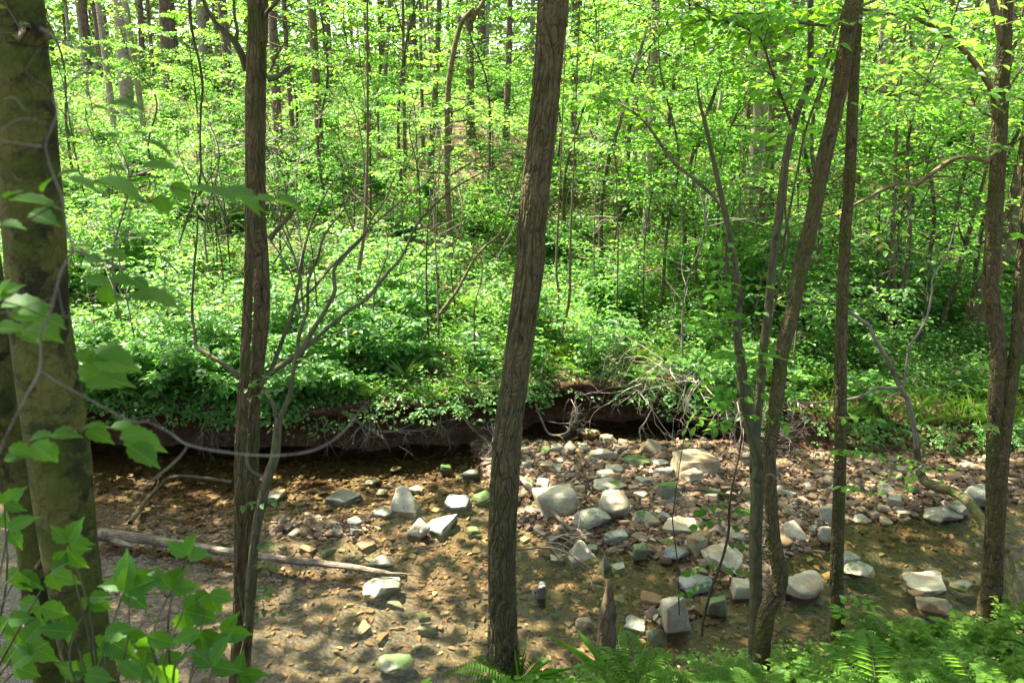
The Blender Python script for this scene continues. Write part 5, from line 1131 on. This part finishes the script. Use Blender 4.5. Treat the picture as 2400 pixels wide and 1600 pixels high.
def cluster(T, items, Y, L0, tmpl=BROAD, asp=.72):
    """leaves one by one: (px, py of the leaf base, length px, direction in the picture in degrees, how much it faces the camera)"""
    for (px, py, lp, ang, face) in items:
        b = at(px, py, Y + T.rng.uniform(-.12, .12)); L = lp * depth(b) / FPX; c, s = math.cos(R(ang)), math.sin(R(ang))
        D = np.array([c, T.rng.uniform(-.35, .35), s]); Nn = np.array([T.rng.normal(0, .2), -face, 1 - face * .6]) + T.rng.normal(0, .12, 3); T.lv.add(b, D, Nn, L, L * asp * T.rng.uniform(.85, 1.1))
T = Tree('leafy_branch', 'dark blurred leafy branch crossing in front of the left trunk and the split trunk', 'branch', at(150, 470, 1.25), None, 42)
T.limb([(60,520,5),(150,465,5),(215,425,5),(330,425,4),(450,450,4),(560,480,4),(700,480,3)], 1.25, n=40)
cluster(T, [(135,415,55,25,.15),(150,418,85,-10,.1),(230,420,120,-20,.12),(215,430,130,-8,.1),(330,395,95,8,.25),(320,425,60,20,.1),(290,398,60,165,.1),(400,430,60,-40,.5),(370,455,60,-75,.7),(430,445,90,5,.1),(470,445,110,-5,.12),(520,445,110,-15,.1),(560,460,70,-30,.2),(590,470,60,10,.1),(650,460,60,-10,.12),(640,470,90,-15,.1),(20,470,120,0,.1),(10,465,60,30,.1),(70,500,80,-12,.3),(100,450,50,60,.3),(0,525,60,0,.2),(255,245,85,3,.06),(210,255,50,5,.1),(300,315,50,10,.1),(240,320,45,8,.15),(340,330,80,-25,.1),(180,110,60,-20,.2)], 1.25, .1)
T.lv.build('foliage', ML['near'], T.o, BROAD, T.off); T.br.build('twigs', MB['twig'], T.o, T.off)
T = Tree('leafy_branch', 'blurred cluster of half nibbled leaves hanging right of the left trunk', 'branch', at(300, 640, 1.4), None, 43)
T.limb([(170,588,6),(240,610,5),(310,640,5),(350,660,3)], 1.4, n=16)
cluster(T, [(200,610,55,10,.4),(205,655,55,-5,.45),(260,650,60,-10,.3),(230,675,60,-60,.6),(250,660,45,-85,.8),(310,655,50,-30,.4),(290,700,80,5,.15),(310,690,120,-5,.08),(240,590,70,-15,.1),(170,580,50,10,.1),(175,830,65,-20,.3),(215,825,100,-5,.2),(220,840,110,-10,.25),(185,860,60,-20,.4),(190,880,130,0,.2),(200,905,80,5,.2)], 1.4, .1)
T.lv.build('foliage', ML['near'], T.o, BROAD, T.off); T.br.build('twigs', MB['twig'], T.o, T.off)
T = Tree('leafy_branch', 'leaves hanging across the left trunks at mid height, close to the camera', 'branch', at(40, 720, 1.3), None, 44)
T.limb([(-40,700,6),(40,715,5),(100,740,4)], 1.3, n=14); T.limb([(60,1060,4),(110,1030,4),(200,1000,4),(300,1010,3),(380,1040,2)], 1.5, n=20)
cluster(T, [(-10,700,70,35,.3),(0,720,110,10,.3),(20,735,90,-15,.35),(50,725,80,0,.3),(60,770,100,-5,.3),(40,760,70,-40,.4),(-10,770,60,0,.4),(0,690,50,60,.4),(100,745,60,-15,.4),(195,1005,60,15,.2),(200,1010,70,-20,.3),(260,1000,70,-5,.2),(280,1025,80,10,.25),(290,1030,100,-10,.25),(300,1045,90,-25,.3),(330,1040,60,-70,.4),(70,1030,60,20,.3),(75,1040,70,-30,.4),(100,1040,60,-60,.4),(120,1020,70,5,.2),(20,1050,60,-20,.3),(10,1075,50,10,.3)], 1.4, .1)
T.lv.build('foliage', ML['near'], T.o, BROAD, T.off); T.br.build('twigs', MB['twig'], T.o, T.off)
rngc = np.random.default_rng(45)
T = Tree('leafy_sapling', 'bright three leaved sapling filling the bottom left corner in front of the trunks', 'sapling', (*at(250, 1700, 1.9)[:2], gz(-1.1, 1.9)), None, 45)
b0 = T.off
def tri(px, py, s, a0, f=.75):
    s *= .88; cluster(T, [(px, py, s, a0, f), (px, py, s * .82, a0 + 68 + rngc.uniform(-12, 12), f), (px, py, s * .82, a0 - 68 + rngc.uniform(-12, 12), f)], 1.9, .1, asp=.58)
TR = [(160,1270,80,60),(155,1290,85,-60),(440,1300,85,70),(445,1300,90,-20),(45,1340,95,-90),(20,1240,80,25),(210,1400,85,-60),(250,1480,100,100),(245,1490,110,-40),(290,1385,100,20),(300,1370,95,100),(370,1440,120,-10),(345,1490,110,-100),(430,1430,105,-30),(470,1480,95,-100),(545,1465,90,40),(520,1480,85,-20),(95,1420,95,-110),(60,1500,105,-30),(110,1530,110,-70),(20,1450,90,-60),(200,1580,100,60),(330,1590,110,80),(430,1570,100,50),(500,1560,100,70),(120,1340,85,-20),(30,1560,95,40),(260,1310,80,-10),(400,1380,90,60),(490,1390,85,-80),(560,1580,80,10),(80,1290,75,-140),(370,1560,100,-60),(170,1480,90,160),(10,1180,70,40)]
hub = [at(-60, 1660, 1.95), at(240, 1700, 1.9), at(420, 1720, 1.95)]
for (px, py, s, a0) in [q for k, q in enumerate(TR) if k % 4 != 3]:
    tri(px, py, s, a0, rngc.uniform(.55, .85)); p = at(px, py, 1.9); h = hub[0 if px < 130 else 1 if px < 340 else 2]
    T.br.add([p, p * .6 + h * .4 + rngc.normal(0, .03, 3), h], [.0018, .003, .005], 10, 5)
for h in hub: T.br.add([h, h * .4 + b0 * .6 + [0, 0, .15], b0], [.006, .009, .013], 10, 6)
T.lv.build('foliage', ML['near'], T.o, BROAD, T.off); T.br.build('twigs', MB['grey'], T.o, T.off)
print('objects', len(bpy.data.objects))
